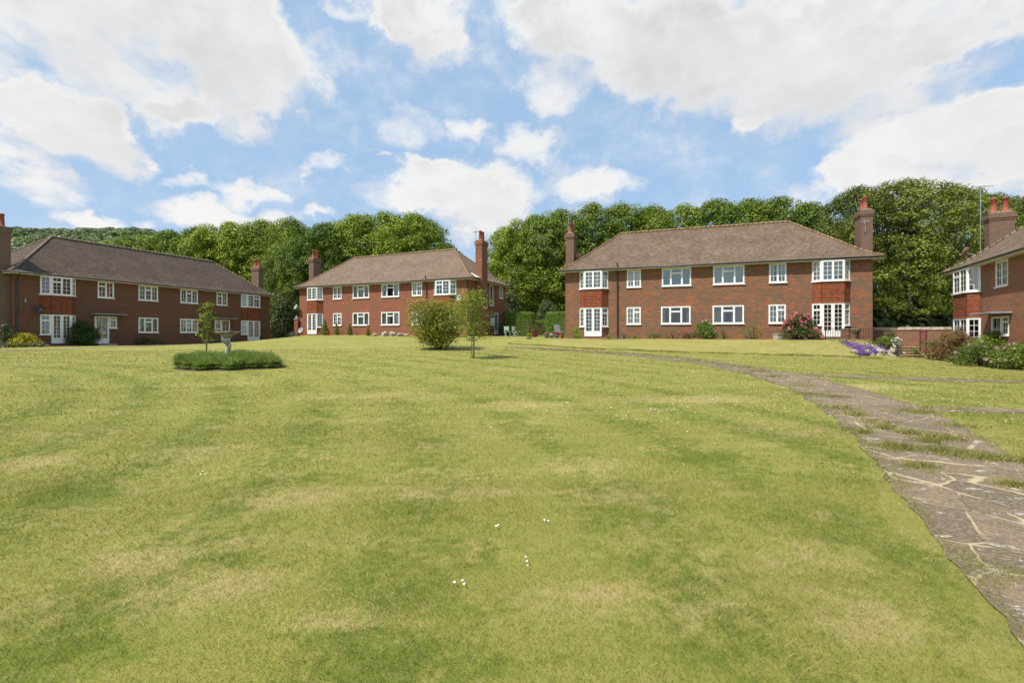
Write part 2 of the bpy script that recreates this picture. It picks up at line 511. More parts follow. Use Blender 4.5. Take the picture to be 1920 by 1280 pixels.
def m_paving():
    m, nt, p = newmat('crazy paving')
    P = geo(nt); x, y, z = sep(nt, P); q = comb(nt, x, y)
    w = noise(nt, q, 1.6, 3) - 0.5
    w2 = noise(nt, comb(nt, x + 5.0, y), 1.6, 3) - 0.5
    q2 = comb(nt, x + w * 0.22, y + w2 * 0.22)
    e = voro(nt, q2, 1.45, 'DISTANCE_TO_EDGE', 'Distance')
    cell = nt.nodes.new('ShaderNodeTexVoronoi'); nt.links.new(q2.k, cell.inputs['Vector']); cell.inputs['Scale'].default_value = 1.45
    cs = S(nt, cell.outputs['Color']); cr, cg, cb = sep(nt, cs)
    n1 = noise(nt, q, 5.0, 8, 0.7); n2 = noise(nt, q, 28.0, 6, 0.8)
    base = mix(nt, cr, (0.118, 0.088, 0.055), (0.205, 0.150, 0.094))
    base = mix(nt, n1.step(.42, .62) * .75, base, (0.105, 0.085, 0.068))
    base = mix(nt, n2.step(.46, .62) * .65, base, (0.36, 0.28, 0.185))
    n3 = noise(nt, comb(nt, x + 7., y), 75.0, 5, .8)
    base = mix(nt, n3.step(.55, .68) * .5, base, (0.06, 0.05, 0.04))
    lich = noise(nt, comb(nt, x * 1.0, y * 1.4), 4.5, 6, .72).step(.58, .64) * n2.step(.36, .5)
    base = mix(nt, lich * .85, base, (0.48, 0.45, 0.38))
    moss = noise(nt, comb(nt, x + 20., y), 2.2, 5, .7).step(.58, .7)
    base = mix(nt, moss * .6, base, (0.17, 0.16, 0.05))
    jn = noise(nt, q, 1.1, 4).step(.38, .52)
    e2 = e + (n1 - .5) * .03
    joint = (1.0 - e2.step(0.005, 0.021)) * jn
    c = mix(nt, joint * .85, base, (0.46, 0.37, 0.23))
    crack = (1.0 - e2.step(0.0, 0.016)) * (1.0 - jn)
    c = mix(nt, crack * .8, c, (0.09, 0.09, 0.04))
    setc(nt, p, c, 0.9, bump(nt, n1 * .6 + n2 * .5 + e2.step(0, .03) * .8, .7, .015), .25)
    return m


def leafmat(name, dark, light, trans=0.3, tipc=None):
    m, nt, p = newmat(name)
    v = attr(nt, 'v'); o = objrand(nt)
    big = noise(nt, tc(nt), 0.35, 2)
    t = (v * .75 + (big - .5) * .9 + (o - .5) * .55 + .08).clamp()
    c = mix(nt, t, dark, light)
    if tipc: c = mix(nt, attr(nt, 'tip').step(.5, .9), c, tipc)
    setc(nt, p, c, 0.55, None, 0.3)
    tr = nt.nodes.new('ShaderNodeBsdfTranslucent'); nt.links.new(c.k, tr.inputs[0])
    ms = nt.nodes.new('ShaderNodeMixShader'); ms.inputs[0].default_value = trans
    nt.links.new(p.outputs[0], ms.inputs[1]); nt.links.new(tr.outputs[0], ms.inputs[2])
    nt.links.new(ms.outputs[0], nt.nodes['Material Output'].inputs[0])
    return m


def m_brick(name, ca, cb, cc, mort=(.30, .26, .21)):
    """three brick colours: red, orange, brown-grey in streaky patches"""
    m, nt, p = newmat(name)
    uv = tc(nt, 'UV'); o = objrand(nt)
    b = nt.nodes.new('ShaderNodeTexBrick'); nt.links.new(uv.k, b.inputs['Vector'])
    b.inputs['Color1'].default_value = (0, 0, 0, 1); b.inputs['Color2'].default_value = (1, 1, 1, 1); b.inputs['Mortar'].default_value = (.5, .5, .5, 1)
    b.inputs['Scale'].default_value = 1.0; b.inputs['Brick Width'].default_value = .225; b.inputs['Row Height'].default_value = .075
    b.inputs['Mortar Size'].default_value = .006; b.inputs['Mortar Smooth'].default_value = .2; b.inputs['Bias'].default_value = 0.0
    r, _, _ = sep(nt, S(nt, b.outputs[0])); mo = S(nt, b.outputs['Fac'])
    st = noise(nt, uv, 1.1, 6, .7, .2, stretch=(.55, 2.0, 1))
    st2 = noise(nt, uv, 3.4, 5, .75, .0, stretch=(.5, 2.4, 1))
    t = ((st - .5) * 2.0 + (st2 - .5) * 1.7 + (r - .5) * 1.0 + .5).clamp()
    c = mix(nt, t.step(.0, .52), cc, ca)
    c = mix(nt, t.step(.5, 1.0), c, cb)
    weather = noise(nt, uv, .5, 4, .6)
    c = mix(nt, weather.step(.45, .75) * .35, c, cc)
    c = mix(nt, mo * .8, c, mort)
    setc(nt, p, c, .9, bump(nt, (1.0 - mo) + st2 * .5, .7, .012), .2)
    return m


def m_tiles(name, ca, cb, cc, w=.165, h=.105, lich=.3):
    m, nt, p = newmat(name)
    uv = tc(nt, 'UV')
    b = nt.nodes.new('ShaderNodeTexBrick'); nt.links.new(uv.k, b.inputs['Vector'])
    b.inputs['Color1'].default_value = (0, 0, 0, 1); b.inputs['Color2'].default_value = (1, 1, 1, 1); b.inputs['Mortar'].default_value = (0, 0, 0, 1)
    b.inputs['Scale'].default_value = 1.0; b.inputs['Brick Width'].default_value = w; b.inputs['Row Height'].default_value = h
    b.inputs['Mortar Size'].default_value = .004; b.inputs['Bias'].default_value = 0.0
    r, _, _ = sep(nt, S(nt, b.outputs[0])); mo = S(nt, b.outputs['Fac'])
    _u, v_, _w = sep(nt, uv)
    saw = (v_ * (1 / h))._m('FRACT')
    n = noise(nt, uv, .8, 5, .65); n2 = noise(nt, uv, 4.5, 6, .8, 0, stretch=(.7, 1.8, 1))
    t = ((n - .5) * 1.4 + (n2 - .5) * 1.7 + (r - .5) * .7 + .5).clamp()
    c = mix(nt, t.step(0, .6), cc, ca); c = mix(nt, t.step(.55, 1.0), c, cb)
    l = noise(nt, uv, 7.0, 5, .75).step(.6, .72)
    c = mix(nt, l * lich, c, (.42, .38, .30))
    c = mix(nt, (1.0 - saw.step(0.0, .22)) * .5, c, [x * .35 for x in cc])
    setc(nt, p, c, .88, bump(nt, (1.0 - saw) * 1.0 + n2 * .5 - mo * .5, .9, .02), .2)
    return m


def m_glass():
    m, nt, p = newmat('window glass')
    nt.nodes.remove(p)
    gl = nt.nodes.new('ShaderNodeBsdfGlossy'); gl.inputs['Roughness'].default_value = .03; gl.inputs[0].default_value = (.95, .97, 1, 1)
    o = tc(nt); nb = bump(nt, noise(nt, o, 1.6, 2), .12, .05); nt.links.new(nb, gl.inputs['Normal'])
    tr = nt.nodes.new('ShaderNodeBsdfTransparent'); tr.inputs[0].default_value = (.80, .85, .84, 1)
    fr = nt.nodes.new('ShaderNodeFresnel'); fr.inputs[0].default_value = 1.9
    ms = nt.nodes.new('ShaderNodeMixShader')
    k = (S(nt, fr.outputs[0]) * 0.9 + 0.06).clamp()
    nt.links.new(k.k, ms.inputs[0]); nt.links.new(tr.outputs[0], ms.inputs[1]); nt.links.new(gl.outputs[0], ms.inputs[2])
    nt.links.new(ms.outputs[0], nt.nodes['Material Output'].inputs[0])
    return m


M = dict(
    lawn=m_lawn(), blade=m_blade(), paving=m_paving(), glass=m_glass(),
    white=simple('white paint', (.80, .80, .78), .45, .06, 3), cream=simple('cream fascia paint', (.62, .58, .48), .6, .1, 2),
    dark=simple('black gutter paint', (.025, .024, .024), .4, .2, 3), inner=simple('shade-darkened room plaster', (.13, .12, .105), .9, .1, 1),  # room plaster darkened: indoor shade is put into its colour
    net=simple('white net curtain', (.84, .85, .84), .9, .08, 5), pinkc=simple('deep pink curtain', (.42, .09, .14), .9, .2, 5), greenc=simple('pale green curtain', (.48, .56, .42), .9, .15, 5),
    beigec=simple('beige curtain', (.55, .50, .42), .9, .15, 5), bluec=simple('pale blue blind', (.42, .60, .66), .9, .06, 3),
    pot=simple('terracotta', (.30, .075, .042), .8, .25, 5), lead=simple('grey lead flashing', (.28, .29, .30), .6, .2, 5),
    cope=simple('pale weathered coping', (.55, .44, .36), .9, .25, 4),
    stone=simple('weathered limestone', (.38, .34, .27), .9, .3, 7), concrete=simple('concrete', (.36, .33, .29), .9, .2, 5),
    bark=simple('brown bark', (.075, .055, .040), .95, .35, 4), palebark=simple('pale young bark', (.26, .21, .15), .9, .3, 9),
    greyplastic=simple('grey painted metal', (.33, .34, .35), .5, .1, 4), rust=simple('rust brown dish', (.28, .13, .075), .7, .2, 5),
    metal=simple('galvanised aerial metal', (.55, .56, .57), .35, .1, 4, .5, .8), iron=simple('black wrought iron', (.02, .018, .02), .5, .2, 6),
    redmetal=simple('dark red painted iron', (.16, .025, .035), .5, .2, 6), redpl=simple('red plastic', (.55, .035, .025), .4, .1, 6),
    blueglaze=simple('blue grey glazed pot', (.12, .17, .21), .35, .2, 6), greychair=simple('blue grey mesh fabric', (.22, .29, .32), .8, .15, 6),
    greenwhite=simple('pale mint painted metal', (.62, .72, .64), .5, .06, 5), timber=simple('weathered step stone', (.42, .30, .17), .9, .25, 6),
    darkwood=simple('dark stained fence boards', (.045, .038, .032), .9, .3, 3), soil=simple('bare garden soil', (.16, .11, .07), .95, .3, 8),
    brickC=m_brick('brown and orange brick', (.205, .090, .052), (.33, .118, .052), (.138, .102, .072), (.28, .22, .16)),
    brickS=m_brick('sooty brown chimney brick', (.175, .098, .070), (.22, .105, .068), (.125, .092, .072)),
    brickB=m_brick('red brick', (.265, .085, .050), (.33, .108, .055), (.170, .098, .068), (.26, .19, .14)),
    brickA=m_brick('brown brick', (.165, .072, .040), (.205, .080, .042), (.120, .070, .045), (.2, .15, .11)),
    brickD=m_brick('orange red brick', (.27, .102, .055), (.36, .128, .058), (.18, .112, .074)),
    brickW=m_brick('old garden wall brick', (.25, .105, .065), (.31, .14, .09), (.19, .115, .08), (.38, .33, .26)),
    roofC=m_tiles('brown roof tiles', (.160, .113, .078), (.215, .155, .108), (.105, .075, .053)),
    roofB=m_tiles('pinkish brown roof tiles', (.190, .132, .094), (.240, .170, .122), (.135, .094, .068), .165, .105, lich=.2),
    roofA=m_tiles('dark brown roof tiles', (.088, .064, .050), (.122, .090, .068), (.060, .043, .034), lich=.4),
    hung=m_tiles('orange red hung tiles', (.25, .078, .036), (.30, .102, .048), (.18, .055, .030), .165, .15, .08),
    ridge=simple('lichened ridge tiles', (.26, .165, .085), .9, .35, 5), ridgeD=simple('dull ridge tiles', (.24, .19, .14), .9, .3, 5),
    # foliage
    tree1=leafmat('sycamore leaves', (.050, .100, .008), (.245, .325, .024), .28),
    tree2=leafmat('bright green leaves', (.060, .112, .009), (.300, .375, .030), .28),
    tree3=leafmat('olive chestnut leaves', (.048, .078, .009), (.215, .250, .032), .26),
    tree4=leafmat('grey green leaves', (.045, .070, .024), (.150, .195, .062), .2),
    yew=leafmat('yew leaves', (.06, .075, .008), (.30, .26, .020), .15), privet=leafmat('clipped privet leaves', (.06, .12, .010), (.24, .34, .035), .25),
    shrubd=leafmat('dark shrub leaves', (.022, .045, .010), (.085, .13, .028), .15), shrubg=leafmat('green shrub leaves', (.07, .115, .015), (.25, .33, .055), .3),
    lime2=leafmat('fresh green leaves', (.07, .13, .010), (.28, .36, .040), .35), lime=leafmat('lime green leaves', (.10, .15, .012), (.32, .40, .05), .35), yellow=leafmat('golden yellow leaves', (.30, .27, .02), (.75, .62, .03), .3),
    greyg=leafmat('sage grey leaves', (.07, .09, .05), (.22, .26, .15), .2), redl=leafmat('purple brown leaves', (.055, .028, .020), (.19, .085, .055), .25),
    copper=leafmat('coppery brown leaves', (.11, .065, .025), (.27, .175, .07), .25), smoke=leafmat('green leaves with red tips', (.10, .13, .012), (.36, .37, .045), .38, (.46, .19, .06)),
    lav=leafmat('lavender stems', (.090, .155, .025), (.340, .450, .090), .4, (.24, .22, .18)), straw=leafmat('dry grasses', (.22, .12, .06), (.36, .26, .12), .3),
    pink=leafmat('pink petals', (.60, .12, .17), (.85, .34, .38), .3), whitef=leafmat('white petals', (.75, .72, .68), (.90, .88, .84), .3),
    purple=leafmat('purple petals', (.15, .075, .28), (.28, .16, .46), .2), palepink=leafmat('pale pink petals', (.45, .27, .27), (.62, .45, .42), .3), redf=leafmat('red petals', (.45, .02, .02), (.6, .05, .05), .2),
    hillw=leafmat('distant woodland', (.035, .065, .022), (.15, .20, .06), .12), hillg=simple('chalk downland grass', (.16, .18, .075), .95, .3, .02),
)
# ------------------------------------------------------------------ the ground sheet, hill and paths
def axis(lo, hi, step, far):
    a = list(np.arange(lo, hi + 1e-6, step)); g = step
    while a[-1] < far[1]: g *= 1.35; a.append(a[-1] + g)
    g = step
    while a[0] > far[0]: g *= 1.35; a.insert(0, a[0] - g)
    return np.array(a)


def grid_mesh(name, X, Y, Z, m):
    ny, nx = X.shape
    idx = np.arange(nx * ny).reshape(ny, nx)
    Fc = np.stack([idx[:-1, :-1], idx[:-1, 1:], idx[1:, 1:], idx[1:, :-1]], -1).reshape(-1, 4)
    o = fastmesh(name, np.c_[X.ravel(), Y.ravel(), Z.ravel()], Fc, m)
    o.data.polygons.foreach_set('use_smooth', [True] * len(Fc))
    return o


ax = axis(-42, 42, .35, (-2500, 2500)); ay = axis(-3, 58, .35, (-600, 3500))
GX, GY = np.meshgrid(ax, ay)
tag(grid_mesh('ground', GX, GY, ground(GX, GY), M['lawn']), kind='structure')


def ribbon(name, A, B, m, lift=.006, nacross=8):
    t = np.linspace(0, 1, nacross)
    X = A[:, None, 0] * (1 - t) + B[:, None, 0] * t; Y = A[:, None, 1] * (1 - t) + B[:, None, 1] * t
    return tag(grid_mesh(name, X, Y, ground(X, Y) + lift, m), kind='structure')


ribbon('path', PL, PR, M['paving'], .012, 16)
ribbon('path', SL, SR, M['paving'], .010)
ribbon('path', TL, TR, M['paving'], .010)
# the paved walk in front of the left hand house
fa, fb = FR['A'], FR['B']
# (drawn as a strip a little way out from the wall)
la = np.array([fa.w(u, -5.4 + .3 * math.sin(u * .4)) for u in np.linspace(-6, 24, 60)]); lb = np.array([fa.w(u, -6.3 + .3 * math.sin(u * .4)) for u in np.linspace(-6, 24, 60)])
ribbon('path', la, lb, M['paving'], .010)
la = np.array([fa.w(5.6, v) for v in np.linspace(-5.4, -.1, 20)]); lb = np.array([fa.w(6.6, v) for v in np.linspace(-5.4, -.1, 20)])
ribbon('path', la, lb, M['paving'], .014)

hx = np.linspace(-900, 500, 90); hy = np.concatenate([np.linspace(160, 470, 40), np.linspace(490, 900, 12)])
HX, HYm = np.meshgrid(hx, hy)


def hillz(x, y):
    ang = CX + x / np.maximum(y, 1) * F
    top = np.interp(ang, [-900, -100, 20, 100, 200, 260, 400, 700, 1000, 1300], [112, 104, 99, 99.5, 101, 100, 84, 45, 16, 6])
    prof = sm(170, 455, y) ** .85
    return -1 + top * prof + 2.5 * np.sin(x * .023 + 1) * np.sin(y * .02) * prof


tag(grid_mesh('hill', HX, HYm, hillz(HX, HYm), M['hillg']), kind='structure')


# ------------------------------------------------------------------ foliage
def unit(n):
    v = rng.normal(size=(n, 3)); return v / np.linalg.norm(v, axis=1)[:, None]


def leaves(C, N, size, asp=.62, fold=None):
    """rhombic leaf faces: centres C, normals N, sizes (n,)"""
    n = len(C)
    N = N / np.linalg.norm(N, axis=1)[:, None]
    T = np.cross(N, unit(n)); T /= np.linalg.norm(T, axis=1)[:, None] + 1e-9
    B = np.cross(N, T)
    s = size[:, None]
    V = np.stack([C - T * s * .5, C + B * s * asp * .5, C + T * s * .5, C - B * s * asp * .5], 1).reshape(-1, 3)
    Fc = np.arange(n * 4).reshape(n, 4)
    return V, Fc


def clump_leaves(cl, dens, ls, up=.45, jit=.45, shell=.35, bottom=-.55):
    """cl: (n,4+) clumps x,y,z,r,flatness. leaves over each clump's shell"""
    Cs, Ns, Vs = [], [], []
    for (x, y, z, r, fl) in cl:
        n = max(8, int(dens * r * r))
        d = unit(n); d = d[d[:, 2] > bottom + rng.random(len(d)) * .4]; n = len(d)
        rad = r * (1 - shell * rng.random(n) ** 1.6) * (1 + .12 * rng.normal(size=n))
        c = np.array([x, y, z]) + d * rad[:, None] * np.array([1, 1, fl])
        Cs.append(c); Ns.append(d * .8 + np.array([0, 0, up]) + unit(n) * jit)
        Vs.append(np.clip(.60 * rng.random() + .40 * rng.random(n), 0, 1))
    C = np.concatenate(Cs); N = np.concatenate(Ns); v = np.concatenate(Vs)
    V, Fc = leaves(C, N, ls * (.65 + .7 * rng.random(len(C))))
    return V, Fc, v


def crown_clumps(R0, H, z0, n, rmin, rmax, lop=.25, seed=0, belly=.42, fill=.25):
    """clumps over a domed crown: radius R0, from z0 up to z0+H"""
    r = np.random.default_rng(seed); out = []
    ph = r.random(6) * 6.28
    for i in range(n):
        t = (i + r.random()) / n
        zz = t ** .9
        a = i * 2.39996 + r.normal() * .3
        # outline radius by height: widest at `belly`
        if zz < belly: rr = .72 + .28 * math.sin(zz / belly * math.pi / 2)
        else: rr = math.sqrt(max(0, 1 - ((zz - belly) / (1 - belly)) ** 2.1))
        lob = 1 + lop * (.5 * math.sin(2 * a + ph[0]) + .35 * math.sin(3 * a + ph[1] + 3 * zz) + .3 * math.sin(5 * a + ph[2] + 5 * zz))
        k = 1.0 if r.random() > fill else .3 + .6 * r.random()
        cr = rmin + (rmax - rmin) * r.random()
        q = max(0, R0 * rr * lob * k - cr * .45)
        out.append((q * math.cos(a), q * math.sin(a), z0 + zz * (H - cr * .6), cr, .72 + .2 * r.random()))
    return out


def limbs(mb, base, tips, r0, n=6):
    base = Vector(base)
    for t in tips:
        t = Vector(t); mid = base.lerp(t, .5) + Vector((random.uniform(-.3, .3), random.uniform(-.3, .3), .25 * (t - base).length * .5))
        mb.tube([base, mid, t], [r0, r0 * .62, r0 * .18], n, cap=False)


def make_tree(name, R0, H, trunk_h, nclump, rr, dens, ls, mat, seed, r0=.35, bark='bark', skirt=1.0):
    """meshes for crown and trunk, in a frame whose origin is the foot of the trunk"""
    z0 = trunk_h * skirt
    cl = crown_clumps(R0, H - z0, z0, nclump, rr[0], rr[1], .42, seed)
    V, Fc, v = clump_leaves(cl, dens, ls)
    crown = fastmesh('crown', V, Fc, M[mat], attrs={'v': v})
    mb = MB()
    mb.tube([(0, 0, -.6), (0, 0, .3), (.1, 0, trunk_h * .6), (0, .15, trunk_h + (H - trunk_h) * .35), (.1, 0, H * .8)], [r0 * 1.5, r0, r0 * .8, r0 * .55, r0 * .12], 9)
    random.seed(seed)
    for k in range(7):
        c = cl[int(len(cl) * (.15 + .11 * k)) % len(cl)]
        limbs(mb, (0, 0, trunk_h * .8 + k * (H - trunk_h) * .06), [(c[0] * .85, c[1] * .85, c[2])], r0 * .42)
    trunk = mb.build('trunk', M[bark], smooth=True)
    return crown, trunk


PROTO = {}
for key, a in dict(
        round=('t', 5.2, 17, 3.2, 180, (.8, 1.5), 140, .28, 'tree1', 3, .36),
        tall=('t', 4.8, 18, 3.0, 180, (.75, 1.45), 140, .28, 'tree2', 8, .34),
        broad=('t', 6.2, 16, 3.0, 220, (.8, 1.5), 140, .28, 'tree2', 21, .4),
        chestnut=('t', 6.6, 15.5, 2.4, 320, (.6, 1.15), 210, .23, 'tree3', 34, .5, 'bark', .75),
        dull=('t', 4.4, 13, 2.2, 90, (.9, 1.6), 60, .42, 'tree4', 5, .28, 'bark', .6)).items():
    PROTO[key] = [make_tree(*a), False, a[2]]


def place_tree(kind, px, Y, top, label, wide=1.0, rot=None, group='trees along the wood behind the houses', name=None):
    x = (px - CX) / F * Y; g = gz(x, Y)
    H = EYE + (HY - top) / F * Y - g
    (crown, trunk), used, H0 = PROTO[kind]
    s = H / H0
    e = empty(name or 'broadleaf_tree', (x, Y, g), random.uniform(0, 6.28) if rot is None else rot)
    tag(e, label, 'tree', group)
    for part in (crown, trunk):
        if used: part = part.copy(); col.objects.link(part)
        part.parent = e; part.scale = (s * wide, s * wide, s)
    PROTO[kind][1] = True
    return e


TREES = [  # kind, px, distance, top row, width factor, label
    ('round', 205, 86, 452, .9, 'lowest tree at the left end of the wood, over the roof of the left house'),
    ('broad', 262, 84, 441, .9, 'green tree over the left house roof just right of the downland hill'),
    ('tall', 318, 82, 431, 1.0, 'tree over the middle of the left house roof'),
    ('round', 372, 82, 425, 1.0, 'tree above the right part of the left house ridge'),
    ('broad', 432, 80, 417, .95, 'darker tree above the right hip of the left house'),
    ('round', 492, 80, 412, .95, 'tall tree straight above the right chimney of the left house'),
    ('tall', 545, 74, 408, .95, 'tree rising between the left and middle houses'),
    ('broad', 552, 60, 446, .75, 'bright tree left of the left chimney of the middle house'),
    ('round', 610, 62, 418, .95, 'tree behind the left chimney of the middle house'),
    ('broad', 668, 64, 403, .9, 'tall bright tree over the left slope of the middle house roof'),
    ('tall', 722, 66, 397, 1.0, 'tree over the middle of the middle house ridge, highest of that clump'),
    ('round', 776, 64, 400, 1.05, 'domed tree at the right end of the clump over the middle house'),
    ('dull', 512, 64, 520, .9, 'grey green low tree in the gap right of the left house'),
    ('dull', 570, 66, 470, 1.0, 'dark tree filling the gap beside the middle house left wall'),
    ('tall', 948, 60, 425, .85, 'leftmost tree of the right hand wood, next to the open sky'),
    ('broad', 1000, 58, 404, .85, 'tall tree standing in the gap between the middle and right houses'),
    ('round', 1052, 57, 392, .9, 'tree behind the left chimney of the big right house'),
    ('tall', 1110, 58, 381, .95, 'tree over the left hip of the big right house'),
    ('round', 1165, 58, 381, .9, 'tree over the left end of the right house ridge'),
    ('broad', 1222, 60, 388, .8, 'lower bright tree over the right house ridge, left of its middle'),
    ('tall', 1282, 60, 383, .9, 'tree over the middle of the right house ridge'),
    ('round', 1342, 58, 374, .95, 'dense tree over the right house ridge, right of its middle'),
    ('broad', 1402, 58, 374, .85, 'tree over the right part of the right house ridge'),
    ('tall', 1460, 57, 369, .95, 'tree above the right end of the right house ridge'),
    ('round', 1518, 56, 380, .85, 'tree behind the right hip, below the big chestnut'),
    ('chestnut', 1612, 46, 352, .85, 'big olive green tree behind the right chimney of the right house'),
    ('chestnut', 1700, 43, 338, .95, 'biggest olive green tree, between the right house and the edge house'),
    ('chestnut', 1782, 46, 350, .8, 'olive green tree just left of the mast aerial'),
    ('chestnut', 1862, 52, 366, .85, 'olive green tree behind the double pot chimney at the right edge'),
    ('chestnut', 1945, 50, 362, .9, 'olive green tree cut by the right edge of the photo'),
    ('dull', 1010, 66, 470, .9, 'grey green tree in shade behind the clipped hedges'),
]
for k, px, Y, top, w, lab in TREES:
    place_tree(k, px, Y, top, lab, w)
# deeper rows of the wood that show only as dark green between the front crowns
for px in (160, 240, 340, 440, 540, 640, 740, 800):
    place_tree(random.choice(['round', 'broad', 'tall']), px, 98 + random.uniform(-3, 3), 452 - (px - 160) * .06, 'tree in the rear row of the left wood, behind the front crowns', 1.1, group='rear row of the left wood')
for px in (965, 1060, 1160, 1260, 1360, 1460, 1560, 1660, 1760, 1860):
    place_tree(random.choice(['round', 'broad', 'tall']), px, 78 + random.uniform(-3, 3), 432 + random.uniform(-8, 8), 'tree in the rear row of the right wood, behind the front crowns', 1.1, group='rear row of the right wood')

def undergrowth(px0, px1, Y0, Y1, H, n, label):
    """dark bushy growth under and behind the trees, through which no one could see"""
    cl = []
    for i in range(n):
        px = rng.uniform(px0, px1); Y = rng.uniform(Y0, Y1); x = (px - CX) / F * Y; r = rng.uniform(1.3, 2.4)
        cl.append((x, Y, gz(x, Y) + rng.uniform(.2, 1) ** .8 * H - r * .5, r, .8))
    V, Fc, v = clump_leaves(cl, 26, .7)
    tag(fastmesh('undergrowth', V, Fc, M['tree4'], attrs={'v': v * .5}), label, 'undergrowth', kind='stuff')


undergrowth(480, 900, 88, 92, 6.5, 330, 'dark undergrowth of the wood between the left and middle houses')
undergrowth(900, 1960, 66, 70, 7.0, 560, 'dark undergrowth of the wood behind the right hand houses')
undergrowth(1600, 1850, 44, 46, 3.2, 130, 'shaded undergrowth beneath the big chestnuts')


# far wooded hillside: crowns nobody could count
def far_wood():
    C, N, S_, v = [], [], [], []
    for i in range(2100):
        y = rng.uniform(235, 462) if i > 420 else rng.uniform(440, 462)
        px = rng.uniform(-180, 520); x = (px - CX) / F * y
        r = rng.uniform(2.6, 5.2); z = float(hillz(np.array(x), np.array(y)))
        if math.sin(x * .05) * math.sin(y * .045 + 1) > .55 and rng.random() < .8: continue
        n = 80; d = unit(n); d[:, 2] = np.abs(d[:, 2]) * 1.0 - .1
        C.append(np.array([x, y, z + r * .35]) + d * np.array([r, r, r * .85])); N.append(d + unit(n) * .4)
        S_.append(np.full(n, r * .42)); v.append(np.clip(rng.random() * .7 + rng.random(n) * .3, 0, 1))
    C, N, S_, v = map(np.concatenate, (C, N, S_, v))
    V, Fc = leaves(C, N, S_, .8)
    tag(fastmesh('far_woodland', V, Fc, M['hillw'], attrs={'v': v}), 'scattered trees and scrub covering the far downland hill', 'woodland', kind='stuff')


far_wood()


# ------------------------------------------------------------------ mown grass blades near the camera
def dist_edges(x, y):
    """signed-ish distance to the main path's edges (only used close by)"""
    dn = lambda A: np.c_[np.interp(np.linspace(0, len(A) - 1, 900), np.arange(len(A)), A[:, 0]), np.interp(np.linspace(0, len(A) - 1, 900), np.arange(len(A)), A[:, 1])]
    E = np.r_[dn(PL), dn(PR)]
    d = np.full(len(x), 9.0)
    idx = np.nonzero(x > 1.0)[0]
    for i in range(0, len(idx), 12000):
        j = idx[i:i + 12000]; dd = (x[j, None] - E[:, 0]) ** 2 + (y[j, None] - E[:, 1]) ** 2
        d[j] = np.sqrt(dd.min(1))
    return d


